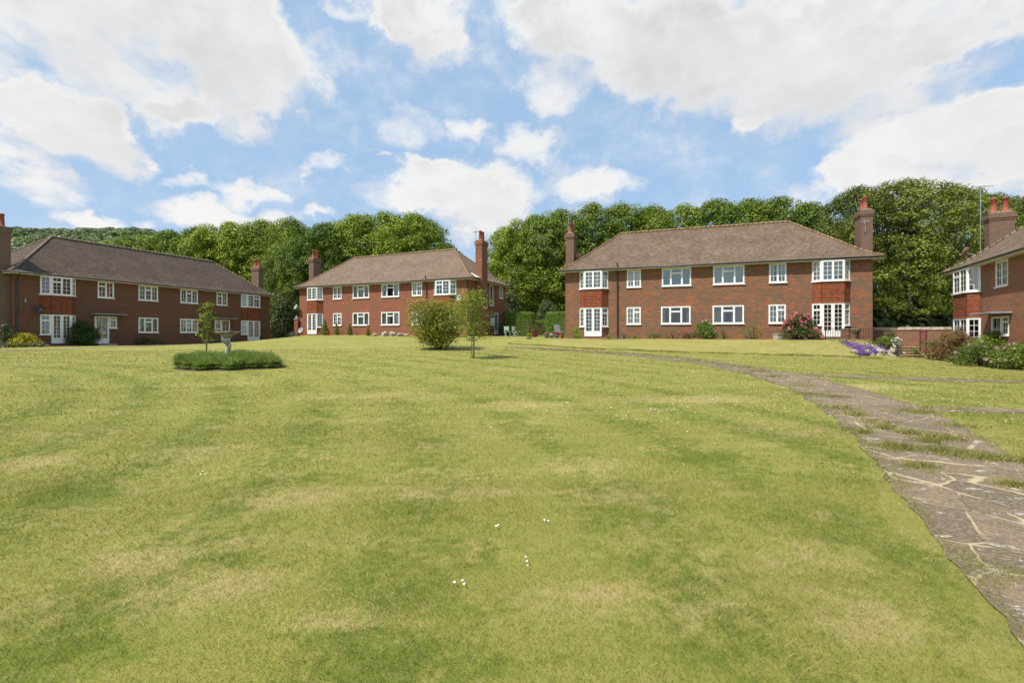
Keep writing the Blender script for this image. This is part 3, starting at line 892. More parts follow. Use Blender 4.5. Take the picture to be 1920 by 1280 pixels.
def grass():
    bands = [(1.9, 3.2, 7500, .0026, .029), (3.2, 5.0, 4000, .0038, .030), (5.0, 8.0, 1350, .0065, .031), (8.0, 13.0, 420, .0115, .033), (13.0, 20.0, 130, .021, .034), (20.0, 28.5, 60, .034, .036)]
    X, Y, W, Hh = [], [], [], []
    for y0, y1, dens, w, h in bands:
        half = y1 * 1.17 + .4
        n = int((y1 - y0) * half * 2 * dens)
        x = rng.uniform(-half, half, n); y = rng.uniform(y0, y1, n)
        k = np.abs(x) < y * 1.16 + .35; x, y = x[k], y[k]; n = len(x)
        X.append(x); Y.append(y); W.append(np.full(n, w)); Hh.append(np.full(n, h))
    X, Y, W, Hh = map(np.concatenate, (X, Y, W, Hh))
    P = on_path(X, Y); de = dist_edges(X, Y)
    # tufts creeping into the joints and over the path edge
    nz = np.sin(X * 3.1 + 1.3 * np.sin(Y * 2.3)) * np.sin(Y * 3.7 + 1.1 * np.sin(X * 2.9))
    nz2 = np.sin(X * 1.3 + 2.0 * np.sin(Y * 1.1)) * np.sin(Y * 1.9 + 1.7 * np.sin(X * 1.4))
    tuft = P & (nz + .35 * nz2 > 1.02 - .035 * np.clip(Y - 4, 0, 16)) & (rng.random(len(X)) < .9)
    edge = P & (de < .06 * rng.random(len(X)) + .02 + .16 * np.clip(nz + .3 * nz2, 0, 1) + .006 * Y) & (rng.random(len(X)) < .85)
    keep = (~P) | tuft | edge
    X, Y, W, Hh, de, P = (a[keep] for a in (X, Y, W, Hh, de, P))
    # weeds rooted in particular joints of the path
    tx, ty = [], []
    for (px, py, s_, c_) in ((1399, 689, .25, 260), (1507, 724, .2, 260), (1515, 740, .22, 300), (1571, 767, .2, 300), (1607, 779, .16, 300), (1611, 812, .13, 420), (1657, 805, .13, 300), (1714, 773, .25, 420), (1706, 814, .12, 260), (1770, 824, .2, 420), (1740, 829, .12, 300),
                             (1684, 841, .16, 420), (1774, 850, .2, 700), (1830, 857, .16, 520), (1860, 861, .12, 420), (1725, 877, .10, 360), (1897, 912, .09, 360), (1909, 865, .14, 420), (1640, 792, .2, 200), (1560, 745, .25, 240), (1450, 707, .3, 240), (1340, 681, .4, 200), (1260, 671, .5, 200),
                             (1800, 800, .2, 260), (1880, 780, .4, 300), (1220, 667, .7, 260), (1180, 664, .7, 260), (1140, 662, .8, 260), (1090, 658, .8, 260), (1050, 656, .8, 260), (1000, 654, .8, 260), (1420, 697, .4, 200), (1360, 685, .4, 200), (1300, 676, .5, 200), (1650, 706, .6, 200), (1800, 712, .7, 200), (1900, 716, .7, 200), (1780, 767, .3, 260)):
        a0, b0 = at(px, py); tx.append(rng.normal(a0, s_ * .9, c_)); ty.append(rng.normal(b0, s_ * .6, c_))
    tx, ty = np.concatenate(tx), np.concatenate(ty); m = len(tx)
    X = np.r_[X, tx]; Y = np.r_[Y, ty]; W = np.r_[W, .004 + .0011 * ty]; Hh = np.r_[Hh, np.full(m, .045)]; de = np.r_[de, np.full(m, 9.0)]; P = np.r_[P, np.ones(m, bool)]
    # taller fringe added to draw a shadow line along the terrace bank's foot
    fc = FR['C']; m = 9000; u = rng.uniform(-3, 18.8, m); v = -4.98 + .05 * rng.normal(size=m)
    fx = fc.o.x + fc.d.x * u + fc.n.x * v; fy = fc.o.y + fc.d.y * u + fc.n.y * v
    X = np.r_[X, fx]; Y = np.r_[Y, fy]; W = np.r_[W, np.full(m, .022)]; Hh = np.r_[Hh, np.full(m, .10)]; de = np.r_[de, np.full(m, 9.0)]; P = np.r_[P, np.zeros(m, bool)]
    n = len(X)
    Z = ground(X, Y) + np.where(P, .012, 0)
    cl = .5 + .5 * np.sin(X * 1.9 + 2 * np.sin(Y * .8)) * np.sin(Y * 1.3 + 1.5 * np.sin(X * 1.1))
    Hh = Hh * (.45 + .9 * rng.random(n)) * (.75 + .55 * cl) * np.where(P, 1.5, 1.0)
    a = rng.uniform(0, 6.283, n); lean = Hh * (.35 + 1.1 * rng.random(n))
    la = a + .8 * np.sin(X * 2.9 + Y * 1.6)
    dx, dy = np.cos(la) * lean, np.sin(la) * lean
    wx, wy = np.cos(a) * W * .5, np.sin(a) * W * .5
    V = np.stack([np.c_[X - wx, Y - wy, Z - .002], np.c_[X + wx, Y + wy, Z - .002], np.c_[X + dx, Y + dy, Z + Hh]], 1).reshape(-1, 3)
    dry = (rng.random(n) < .13).astype(float) * rng.uniform(.5, 1, n)
    pz = np.sin(X * 1.7 + Y * 2.1) * np.sin(Y * 1.1 - X * .6)
    dry = np.maximum(dry, np.where((de < .10 + .16 * np.clip(pz + .4, 0, 1.4)) & ~P, .35 + .6 * rng.random(n), 0))
    tag(fastmesh('grass', V, np.arange(n * 3).reshape(n, 3), M['blade'], attrs={'v': rng.random(n), 'dry': dry}),
        'short mown lawn grass in green and straw tones', 'grass', kind='stuff')
    # cut straws lying loose on the turf
    n = 160; x = rng.uniform(-6, 6, n); y = 2.0 + rng.random(n) ** 1.4 * 7
    for (px, py, sx, sy, c) in ((400, 1105, .42, .16, 300), (250, 1060, .3, .2, 120), (620, 1160, .22, .1, 110), (560, 935, .5, .25, 140), (830, 905, .6, .3, 140), (60, 865, .5, .3, 80), (1600, 1080, .25, .3, 110), (1130, 1110, .3, .14, 60)):
        a0, b0 = at(px, py); x = np.r_[x, rng.normal(a0, sx, c)]; y = np.r_[y, rng.normal(b0, sy, c)]
    n = len(x)
    k = ~on_path(x, y); x, y = x[k], y[k]; n = len(x)
    L = rng.uniform(.012, .05, n) * (1 + (rng.random(n) < .06)); a = rng.uniform(0, 3.14, n); z = ground(x, y) + rng.uniform(.014, .034, n)
    dx, dy = np.cos(a) * L / 2, np.sin(a) * L / 2; ox, oy = -np.sin(a) * .0010, np.cos(a) * .0010
    V = np.stack([np.c_[x - dx - ox, y - dy - oy, z], np.c_[x + dx - ox, y + dy - oy, z + .01], np.c_[x + dx + ox, y + dy + oy, z + .01], np.c_[x - dx + ox, y - dy + oy, z]], 1).reshape(-1, 3)
    tag(fastmesh('loose_straw', V, np.arange(n * 4).reshape(n, 4), M['blade'], attrs={'v': np.ones(n), 'dry': np.ones(n)}),
        'thin dry straws lying loose on the mown lawn', 'straw', kind='stuff')


grass()


def daisies(name, pts, r, label, cat, group=None, kind=None):
    C, N, S_ = [], [], []
    V, Fc = [], []
    for (x, y) in pts:
        z = gz(x, y) + .035; k = 8; i = len(V)
        t = Vector((random.uniform(-.3, .3), random.uniform(-.6, .1), 1)).normalized(); a = t.orthogonal().normalized(); b = t.cross(a)
        c = Vector((x, y, z))
        for j in range(k): V.append(c + (a * math.cos(j * .785) + b * math.sin(j * .785)) * r)
        Fc.append([i + j for j in range(8)])
    o = fastmesh(name, np.array([list(v) for v in V]), np.array(Fc), M['whitef'], attrs={'v': np.ones(len(Fc))})
    return tag(o, label, cat, group, kind)


for (lst, lab) in (
        ([(867, 1098), (870, 1104), (852, 1101)], 'three white daisies close together in the foreground lawn'),
        ([(986, 1053), (988, 1062), (989, 1070)], 'small row of white daisies right of the middle of the foreground'),
        ([(1021, 983), (1028, 984)], 'pair of white daisies beyond the foreground row'),
        ([(930, 995), (934, 993)], 'white daisies left of the pair, in the middle of the lawn'),
        ([(372, 891), (380, 889), (388, 892), (376, 895), (384, 894)], 'tight patch of white daisies on the left side of the lawn')):
    q0 = at(*lst[0]); e = empty('daisy_clump', (q0[0], q0[1], gz(*q0))); tag(e, lab, 'daisies', 'white daisies in the near lawn')
    for p in lst:
        o = daisies('daisy', [at(*p)], .0085, None, None); o.parent = e; o.location = -e.location
pts = []
while len(pts) < 900:
    c = (random.uniform(1300, 1915), random.uniform(672, 775)) if random.random() < .8 else (random.uniform(950, 1350), random.uniform(690, 800))
    p = at(*c)
    for k in range(random.randint(1, 7)):
        q = (p[0] + random.gauss(0, .5), p[1] + random.gauss(0, .8))
        if not on_path(np.array([q[0]]), np.array([q[1]]))[0]: pts.append(q)
daisies('lawn_daisies', pts, .010, 'countless tiny white daisies scattered over the right hand lawn', 'daisies', kind='stuff')

# ------------------------------------------------------------------ houses (all measures local to the house: u along the front, v into the house, z up)
def pt(P0, d, n, u, v, z): return (P0[0] + d[0] * u + n[0] * v, P0[1] + d[1] * u + n[1] * v, z)


def mbox(mb, P0, P1, u0, u1, v0, v1, z0, z1):
    """box on the facet P0->P1; v grows into the house"""
    d = Vector(P1) - Vector(P0); d.normalize(); n = Vector((-d.y, d.x))
    i = len(mb.v)
    for z in (z0, z1):
        for (u, v) in ((u0, v0), (u1, v0), (u1, v1), (u0, v1)): mb.v.append(pt(P0, d, n, u, v, z))
    for q in ((0, 3, 2, 1), (4, 5, 6, 7), (0, 1, 5, 4), (1, 2, 6, 5), (2, 3, 7, 6), (3, 0, 4, 7)): mb.f.append(tuple(i + k for k in q))


def wallfacet(mb, P0, P1, z0, z1, holes=(), v=0.0):
    d = Vector(P1) - Vector(P0); L = d.length; d.normalize(); n = Vector((-d.y, d.x))
    us = sorted({0, L, *[h[0] for h in holes], *[h[1] for h in holes]}); zs = sorted({z0, z1, *[h[2] for h in holes], *[h[3] for h in holes]})
    for a, b in zip(us, us[1:]):
        for c, e in zip(zs, zs[1:]):
            if b - a < 1e-5 or e - c < 1e-5: continue
            mu, mz = (a + b) / 2, (c + e) / 2
            if any(h[0] < mu < h[1] and h[2] < mz < h[3] for h in holes): continue
            mb.quad(pt(P0, d, n, a, v, c), pt(P0, d, n, b, v, c), pt(P0, d, n, b, v, e), pt(P0, d, n, a, v, e))
    for h in holes:                               # reveals
        u0, u1, c, e = h[:4]; t = .22
        mb.quad(pt(P0, d, n, u0, v, c), pt(P0, d, n, u0, v, e), pt(P0, d, n, u0, v + t, e), pt(P0, d, n, u0, v + t, c))
        mb.quad(pt(P0, d, n, u1, v, e), pt(P0, d, n, u1, v, c), pt(P0, d, n, u1, v + t, c), pt(P0, d, n, u1, v + t, e))
        mb.quad(pt(P0, d, n, u0, v, c), pt(P0, d, n, u0, v + t, c), pt(P0, d, n, u1, v + t, c), pt(P0, d, n, u1, v, c))
        mb.quad(pt(P0, d, n, u0, v + t, e), pt(P0, d, n, u0, v, e), pt(P0, d, n, u1, v, e), pt(P0, d, n, u1, v + t, e))


def window(house, P0, P1, z0, z1, cells, u0=0.0, u1=None, curtain=None, name='window', sill=True, ext=0.0, draw=1.0, closed=True, panelz=None):
    """glazed unit on a facet. cells: list of (share, kind): 'p' plain, 'g23' bars 2x3, 'v..' small top light over the rest"""
    d = Vector(P1) - Vector(P0); L = d.length; d.normalize(); n = Vector((-d.y, d.x))
    if u1 is None: u1 = L
    fr, gl = MB(), MB()
    T = .062
    a, b = u0, u1
    f0, f1 = -.025 - ext, .07
    mbox(fr, P0, P1, a, a + T, f0, f1, z0, z1); mbox(fr, P0, P1, b - T, b, f0, f1, z0, z1)
    mbox(fr, P0, P1, a + T, b - T, f0, f1, z0, z0 + T); mbox(fr, P0, P1, a + T, b - T, f0, f1, z1 - T, z1)
    W = b - a - 2 * T; tot = sum(c[0] for c in cells); x = a + T
    g = f0 + .035

    def bars(x0, x1, c0, c1, nx, nz):
        for k in range(1, nx): m_ = x0 + (x1 - x0) * k / nx; mbox(fr, P0, P1, m_ - .012, m_ + .012, g - .012, g + .018, c0, c1)
        for k in range(1, nz): m_ = c0 + (c1 - c0) * k / nz; mbox(fr, P0, P1, x0, x1, g - .009, g + .015, m_ - .012, m_ + .012)

    def sash(x0, x1, c0, c1, kind):
        s = .035
        mbox(fr, P0, P1, x0, x0 + s, f0 - .004 + .01, f1 - .02, c0, c1); mbox(fr, P0, P1, x1 - s, x1, f0 + .006, f1 - .02, c0, c1)
        mbox(fr, P0, P1, x0 + s, x1 - s, f0 + .006, f1 - .02, c0, c0 + s); mbox(fr, P0, P1, x0 + s, x1 - s, f0 + .006, f1 - .02, c1 - s, c1)
        if kind.startswith('g'): bars(x0 + s, x1 - s, c0 + s, c1 - s, int(kind[1]), int(kind[2]))
    for i, (sh, kind) in enumerate(cells):
        w = W * sh / tot; x0, x1 = x + (.025 if i else 0), x + w - (.025 if i < len(cells) - 1 else 0)
        if i: mbox(fr, P0, P1, x - .025, x + .025, f0 + .002, f1 - .004, z0 + T, z1 - T)
        c0, c1 = z0 + T, z1 - T
        if kind[0] == 'v':
            t = c0 + (c1 - c0) * .73
            mbox(fr, P0, P1, x0, x1, f0 + .002, f1 - .004, t - .02, t + .02)
            sash(x0, x1, t + .02, c1, 'g21' if len(kind) > 1 and kind[1] == 'g' else 'p'); sash(x0, x1, c0, t - .02, kind[1:] or 'p')
        elif kind[0] == 's':                   # solid lower panel (doors)
            t = c0 + .32; mbox(fr, P0, P1, x0, x1, f0 + .015, f1 - .03, c0, t); sash(x0, x1, t, c1, kind[1:])
            mbox(fr, P0, P1, x0, x0 + .07, f0 + .002, f1 - .004, c0, c1); mbox(fr, P0, P1, x1 - .07, x1, f0 + .002, f1 - .004, c0, c1)
        else: sash(x0, x1, c0, c1, kind)
        x += w
    o = fr.build(name, M['white'], house)
    k = .035 + g * 0 
    gl.quad(pt(P0, d, n, a + T, g, z0 + T), pt(P0, d, n, b - T, g, z0 + T), pt(P0, d, n, b - T, g, z1 - T), pt(P0, d, n, a + T, g, z1 - T))
    gl.build('pane', M['glass'], o)
    if sill:
        s = MB(); mbox(s, P0, P1, a - .05, b + .05, f0 - .06, f0 - .002, z0 - .045, z0 + .012); s.build('sill', M['white'], o)
    if curtain:
        segs = []
        if draw >= .99: segs = [(a + .02, b - .02)]
        else: h = (b - a) * draw / 2; segs = [(a + .02, a + h), (b - h, b - .02)]
        for (s0, s1) in segs:
            c = MB()
            m_ = max(3, int((s1 - s0) / .06)); prev = None
            for q in range(m_ + 1):
                uu = s0 + (s1 - s0) * q / m_; vv = .16 + (.022 if q % 2 else -.012) + random.uniform(-.006, .006)
                if curtain == 'bluec': vv = .12
                A_, B_ = pt(P0, d, n, uu, vv, z0 + .03), pt(P0, d, n, uu, vv, z1 - .02)
                if prev: c.quad(prev[0], A_, B_, prev[1])
                prev = (A_, B_)
            c.build('curtain', M[curtain], o)
    return o


def french_door(house, P0, P1, z0, z1, u0, u1, curtain=None):
    o = window(house, P0, P1, z0, z1, [(1, 'sg26'), (1, 'sg26')], u0, u1, curtain, 'french_door', sill=False)
    d = Vector(P1) - Vector(P0); d.normalize(); n = Vector((-d.y, d.x)); m_ = (u0 + u1) / 2
    h = MB()
    for s in (-1, 1): h.tube([pt(P0, d, n, m_ + s * .05, -.02, (z0 + z1) / 2), pt(P0, d, n, m_ + s * .05, -.07, (z0 + z1) / 2), pt(P0, d, n, m_ + s * .14, -.07, (z0 + z1) / 2)], .011, 6)
    h.build('handle', M['metal'], o)
    return o


def bay(house, f, u0, u1, ffs, gfs, z, side='g24', brick='brickC', cur=('net', 'net'), mirror=False, flat=.0, depth=.42, hung='hung'):
    """canted two storey bay: casements over a tile hung apron over french doors"""
    D = depth; c = .42
    P = [(u0, 0), (u0 + c, -D), (u1 - c, -D), (u1, 0)]
    F3 = [(P[0], P[1]), (P[1], P[2]), (P[2], P[3])]
    lens = [(Vector(b) - Vector(a)).length for a, b in F3]
    top, f1, f0, g1, g0 = z['ft'], z['fb'] - .05, z['gt'] + .02, z['gt'], z['gb'] - .22
    w = MB()                                   # low brick plinth under the side lights
    wallfacet(w, F3[0][0], F3[0][1], -.5, g0, (), 0)
    w.quad((P[0][0], P[0][1], g0), (P[1][0], P[1][1], g0), (P[1][0], P[1][1] + .2, g0), (P[0][0] + .1, P[0][1] + .2, g0))
    w.build('bay_plinth', M[brick], house); w = MB(); wallfacet(w, F3[2][0], F3[2][1], -.5, g0, (), 0)
    w.quad((P[2][0], P[2][1], g0), (P[3][0], P[3][1], g0), (P[3][0] - .1, P[3][1] + .2, g0), (P[2][0], P[2][1] + .2, g0))
    w.build('bay_plinth', M[brick], house)
    for i, cells in enumerate(ffs):
        window(house, F3[i][0], F3[i][1], f1 + .02, top, cells, curtain=cur[0], name='bay_window', ext=.01)
    a = MB()                                   # tile hung apron with a slight kick at its foot
    for i, (p, q) in enumerate(F3):
        p3, q3 = Vector((*p, 0)), Vector((*q, 0)); d = (q3 - p3).normalized(); nn = Vector((d.y, -d.x, 0))
        nrow = 12
        for r in range(nrow):
            za, zb = f0 + (f1 - f0) * r / nrow, f0 + (f1 - f0) * (r + 1) / nrow
            oa, ob = .035, .008
            if r == 0: oa = .05
            A = p3 + nn * oa; B = q3 + nn * oa; C_ = q3 + nn * ob; D_ = p3 + nn * ob
            a.quad((A.x, A.y, za), (B.x, B.y, za), (C_.x, C_.y, zb), (D_.x, D_.y, zb), uv=[(0, za), (lens[i], za), (lens[i], zb), (0, zb)])
            a.quad((p3.x, p3.y, za), (q3.x, q3.y, za), (B.x, B.y, za), (A.x, A.y, za))
    a.build('tile_hanging', M[hung], house)
    l = MB()                                   # lead apron under the bay windows, and the floor inside
    for (p, q) in F3: mbox(l, p, q, -.04, (Vector(q) - Vector(p)).length + .04, -.07, .02, f1 - .05, f1 + .005)
    l.build('bay_flashing', M['lead'], house)
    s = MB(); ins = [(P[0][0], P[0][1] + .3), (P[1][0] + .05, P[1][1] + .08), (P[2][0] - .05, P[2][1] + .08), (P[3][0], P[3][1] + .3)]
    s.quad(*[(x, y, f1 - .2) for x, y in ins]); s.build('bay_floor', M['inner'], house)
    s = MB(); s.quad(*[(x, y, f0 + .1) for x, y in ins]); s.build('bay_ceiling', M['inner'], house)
    for i, cells in enumerate(gfs):
        if cells == 'door': french_door(house, F3[i][0], F3[i][1], .20, g1, 0, lens[i], cur[1])
        else: window(house, F3[i][0], F3[i][1], g0 + .045, g1, cells, curtain=cur[1], name='bay_window', ext=.005)
    st = MB(); st.box(u0 - .1, u1 + .1, -D - .55, -D + .05, -.5, .13); st.box(u0 + .5, u1 - .5, -D - .95, -D - .56, -.5, .02)
    st.build('door_step', M[brick], house, bevel=.012)


def hip_roof(house, L, Dp, z, mat, ridge, ov=.45):
    """hipped roof with a bell-cast eave, fascia, soffit, gutters and ridge tiles"""
    u0, u1, v0, v1 = -ov, L + ov, -ov, Dp + ov
    W = (v1 - v0) / 2; ze = z + .10
    prof = [(0, ze), (.35, ze + .19), (.8, ze + .47), (W, ze + .47 + (W - .8) * math.tan(R(40.5)))]
    def ring(d): return [(u0 + d, v0 + d), (u1 - d, v0 + d), (u1 - d, v1 - d), (u0 + d, v1 - d)]
    mb = MB(); sl = 0
    for (d0, z0), (d1, z1) in zip(prof, prof[1:]):
        s1 = sl + math.hypot(d1 - d0, z1 - z0); A, B = ring(d0), ring(d1)
        for i in range(4):
            j = (i + 1) % 4; pts = [(*A[i], z0), (*A[j], z0), (*B[j], z1), (*B[i], z1)]
            ax_ = 0 if i in (0, 2) else 1
            mb.quad(*pts, uv=[(pts[0][ax_], sl), (pts[1][ax_], sl), (pts[2][ax_], s1), (pts[3][ax_], s1)]) if (Vector(pts[2]) - Vector(pts[3])).length > 1e-4 else mb.quad(*pts[:3], uv=[(pts[0][ax_], sl), (pts[1][ax_], sl), (pts[2][ax_], s1)])
        sl = s1
    # real tile courses: a thin butt edge every fourth course
    roof = mb.build('roof', M[mat], house)
    t = MB()
    def capline(p, q, r=.085):
        p, q = Vector(p), Vector(q); n = max(1, int((q - p).length / .33)); d = (q - p) / n
        for k in range(n):
            a = p + d * k; b = a + d * .97
            t.tube([a + Vector((0, 0, .02)), b + Vector((0, 0, .035))], [r, r * 1.1], 8)
    A, B = ring(prof[0][0]), ring(prof[3][0])
    rr = [(*B[0], prof[3][1]), (*B[1], prof[3][1])]
    capline(rr[0], rr[1], .10)
    for i, e in ((0, 0), (1, 1), (2, 1), (3, 0)):
        q0 = None
        for (d_, z_) in prof:
            x, y = ring(d_)[i]
            if q0: capline(q0, (x, y, z_), .06)
            q0 = (x, y, z_)
    t.build('ridge_tiles', M[ridge], roof, smooth=True)
    s = MB(); s.box(u0 + .06, u1 - .06, v0 + .06, v1 - .06, z - .02, z + .03)
    s.build('soffit', M['cream'], house)
    s = MB(); h0, h1 = z - .05, z + .085
    s.box(u0 + .035, u1 - .035, v0 + .035, v0 + .058, h0, h1); s.box(u0 + .035, u1 - .035, v1 - .058, v1 - .035, h0, h1)
    s.box(u0 + .035, u0 + .058, v0 + .06, v1 - .06, h0, h1); s.box(u1 - .058, u1 - .035, v0 + .06, v1 - .06, h0, h1)
    s.build('fascia', M['cream'], house)
    g = MB(); q = z + .065; e = .01
    for a_, b_ in (((u0 - e, v0 - e), (u1 + e, v0 - e)), ((u1 + e, v0 - e), (u1 + e, v1 + e)), ((u1 + e, v1 + e), (u0 - e, v1 + e)), ((u0 - e, v1 + e), (u0 - e, v0 - e))):
        g.tube([(*a_, q), (*b_, q)], .052, 8)
    g.build('gutter', M['dark'], house, smooth=True)
    return prof


def chimney(house, uc, vc, wu, wv, zt, zb, brick, pots=((0, -.25), (0, .25)), ph=.95):
    mb = MB()
    mb.box(uc - wu / 2, uc + wu / 2, vc - wv / 2, vc + wv / 2, zb, zt - .45)
    for k, (o, a, b) in enumerate(((.035, .45, .33), (.07, .33, .08), (.03, .08, 0))): mb.box(uc - wu / 2 - o, uc + wu / 2 + o, vc - wv / 2 - o, vc + wv / 2 + o, zt - a, zt - b)
    c = mb.build('chimney', M[brick], house)
    m2 = MB(); m2.box(uc - wu / 2 + .05, uc + wu / 2 - .05, vc - wv / 2 + .05, vc + wv / 2 - .05, zt, zt + .06); m2.build('flaunching', M['concrete'], c, bevel=.02)
    for (du, dv) in pots:
        p = MB(); r = .155
        p.lathe([(r * 1.15, .04), (r * 1.15, .12), (r * .98, .15), (r * .78, ph - .14), (r * .95, ph - .12), (r * .95, ph - .06), (r * .72, ph), (r * .5, ph), (r * .5, ph - .2)], (uc + du, vc + dv, zt), 14)
        p.build('chimney_pot', M['pot'], c, smooth=True)
    return c


def dish(house, P, n, mat='greyplastic', r=.3, wallp=None):
    """satellite dish at P facing n, on an arm"""
    mb = MB(); P = Vector(P); n = Vector(n).normalized(); a = n.orthogonal().normalized(); b = n.cross(a); K = 14
    rings = []
    for k in range(5):
        q = k / 4; i = len(mb.v); rings.append(i)
        for j in range(K): t = j * 2 * math.pi / K; mb.v.append(tuple(P + (a * math.cos(t) + b * math.sin(t)) * r * q + n * (.09 * q * q)))
    for i0, i1 in zip(rings, rings[1:]):
        for j in range(K): mb.f.append((i0 + j, i0 + (j + 1) % K, i1 + (j + 1) % K, i1 + j))
    o = mb.build('satellite_dish', M[mat], house, smooth=True)
    sd = o.modifiers.new('thickness', 'SOLIDIFY'); sd.thickness = .012
    t = MB(); t.tube([P - Vector((0, 0, r * .8)), P + n * .32 - Vector((0, 0, r * .35))], .012, 6)
    t.tube([P + n * .29 - Vector((0, 0, r * .35)), P + n * .36 - Vector((0, 0, r * .35))], .03, 8)
    if wallp: t.tube([P - n * .01, Vector(wallp)], .018, 6)
    t.build('dish_arm', M['greyplastic'], o)
    return o


def aerial(house, P, h, L=.9, rot=.4, foot=None, ne=7):
    mb = MB(); P = Vector(P)
    mb.tube([P, P + Vector((0, 0, h))], .022, 6)
    T = P + Vector((0, 0, h - .05)); d = Vector((math.cos(rot), math.sin(rot), .05)); e = Vector((-d.y, d.x, 0))
    mb.tube([T - d * L * .35, T + d * L * .65], .014, 6)
    for k in range(ne):
        c = T + d * L * (-.3 + .95 * k / (ne - 1)); w = .22 - .012 * k
        mb.tube([c - e * w, c + e * w], .009, 5)
    mb.tube([T - d * L * .35 + Vector((0, 0, -.16)), T - d * L * .35 + Vector((0, 0, .16))], .012, 5)
    return mb.build('aerial', M['metal'], house)


def downpipe(house, u, z, ov=.45, v=-.06):
    p = MB(); p.tube([(u, -ov + .02, z + .03), (u, -ov + .05, z - .1), (u, v, z - .35), (u, v, .05)], .05, 8)
    for k in range(3): p.box(u - .075, u + .075, v - .06, v + .055, .6 + k * 1.7, .66 + k * 1.7)
    p.build('downpipe', M['dark'], house, smooth=False)


def canopy_door(house, P0, P1, ud0, ud1, uw0, uw1, gt, zt=None):
    """entrance: white glazed door, side light and flat canopy"""
    a, b = min(ud0, uw0), max(ud1, uw1)
    door = window(house, P0, P1, .14, gt, [(1, 'sg23')], ud0, ud1, 'greenc', 'front_door', sill=False)
    window(house, P0, P1, gt - .95, gt, [(1, 'vg22')], uw0, uw1, 'greenc', 'side_light')
    d = Vector(P1) - Vector(P0); d.normalize(); n = Vector((-d.y, d.x))
    h = MB(); h.tube([pt(P0, d, n, ud1 - .12, -.02, 1.1), pt(P0, d, n, ud1 - .12, -.08, 1.1), pt(P0, d, n, ud1 - .24, -.08, 1.1)], .012, 6); h.build('handle', M['metal'], door)
    c = MB(); mbox(c, P0, P1, a - .35, b + .35, -.75, .0, gt + .12, gt + .20); c.build('canopy', M['lead'], house, bevel=.01)
    s = MB(); mbox(s, P0, P1, ud0 - .15, ud1 + .15, -.8, -.003, -.3, .11); s.build('door_step', M['concrete'], house, bevel=.015)


def make_house(key, name, label, brick, roofm, ridge, spec, Z, group='brick blocks of flats round the lawn'):
    f = FR[key]; L = spec.get('L', f.L); Dp = spec.get('D', 7.7)
    e = empty(name, (f.o.x, f.o.y, f.z), f.rz); tag(e, label, 'house', group)
    wt = Z['wall']
    holes = []
    for (u0, u1, lv, cells, cur, draw) in spec['win']:
        z0, z1 = (Z['fb'], Z['ft'] - .005) if lv else (Z['gb'], Z['gt'])
        holes.append((u0, u1, z0, z1))
    for d_ in spec.get('doors', []): 
        holes.append((d_[0], d_[1], .14, Z['gt'])); holes.append((d_[2], d_[3], Z['gt'] - .95, Z['gt']))
    for b in spec['bays']: holes.append((b[0], b[1], -.1, wt - .02))
    mb = MB(); wallfacet(mb, (0, 0), (L, 0), -.8, wt, holes)
    rh = spec.get('rwin', [])
    wallfacet(mb, (L, 0), (L, Dp), -.8, wt, [(r[0], r[1], r[2], r[3]) for r in rh])
    wallfacet(mb, (L, Dp), (0, Dp), -.8, wt); wallfacet(mb, (0, Dp), (0, 0), -.8, wt)
    mb.build('wall', M[brick], e)
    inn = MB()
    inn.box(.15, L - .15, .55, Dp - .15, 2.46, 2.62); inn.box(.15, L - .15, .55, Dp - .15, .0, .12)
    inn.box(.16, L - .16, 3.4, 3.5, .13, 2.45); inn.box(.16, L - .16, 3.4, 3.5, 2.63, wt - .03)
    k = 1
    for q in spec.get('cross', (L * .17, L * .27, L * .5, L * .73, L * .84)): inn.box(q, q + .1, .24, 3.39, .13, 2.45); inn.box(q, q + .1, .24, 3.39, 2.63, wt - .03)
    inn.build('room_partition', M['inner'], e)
    for (u0, u1, lv, cells, cur, draw) in spec['win']:
        z0, z1 = (Z['fb'], Z['ft'] - .005) if lv else (Z['gb'], Z['gt'])
        window(e, (0, 0), (L, 0), z0, z1, cells, u0, u1, cur, draw=draw)
    for (u0, u1, z0, z1, cells, cur) in rh: window(e, (L, 0), (L, Dp), z0, z1, cells, u0, u1, cur)
    for d_ in spec.get('doors', []): canopy_door(e, (0, 0), (L, 0), *d_, Z['gt'])
    for b in spec['bays']: bay(e, f, b[0], b[1], b[2], b[3], Z, brick=brick, cur=b[4], hung=b[5] if len(b) > 5 else 'hung')
    hip_roof(e, L, Dp, wt, roofm, ridge)
    for p in spec.get('pipes', []): downpipe(e, p, wt)
    for c in spec.get('chim', []): chimney(e, *c, 'brickS' if key != 'B' or c[0] < 1 else 'brickB')
    return e, f


ZC = dict(wall=5.20, ft=5.17, fb=3.86, gt=2.38, gb=1.10)
V3 = [(1, 'p'), (1.35, 'vp'), (1, 'p')]
G2 = [(1, 'g23'), (1, 'g23')]; GV2 = [(1, 'g23'), (1, 'vg22')]; G3 = [(1, 'g23'), (1, 'vg22'), (1, 'g23')]
def U(k, *px): return [FR[k].u(p) for p in px]


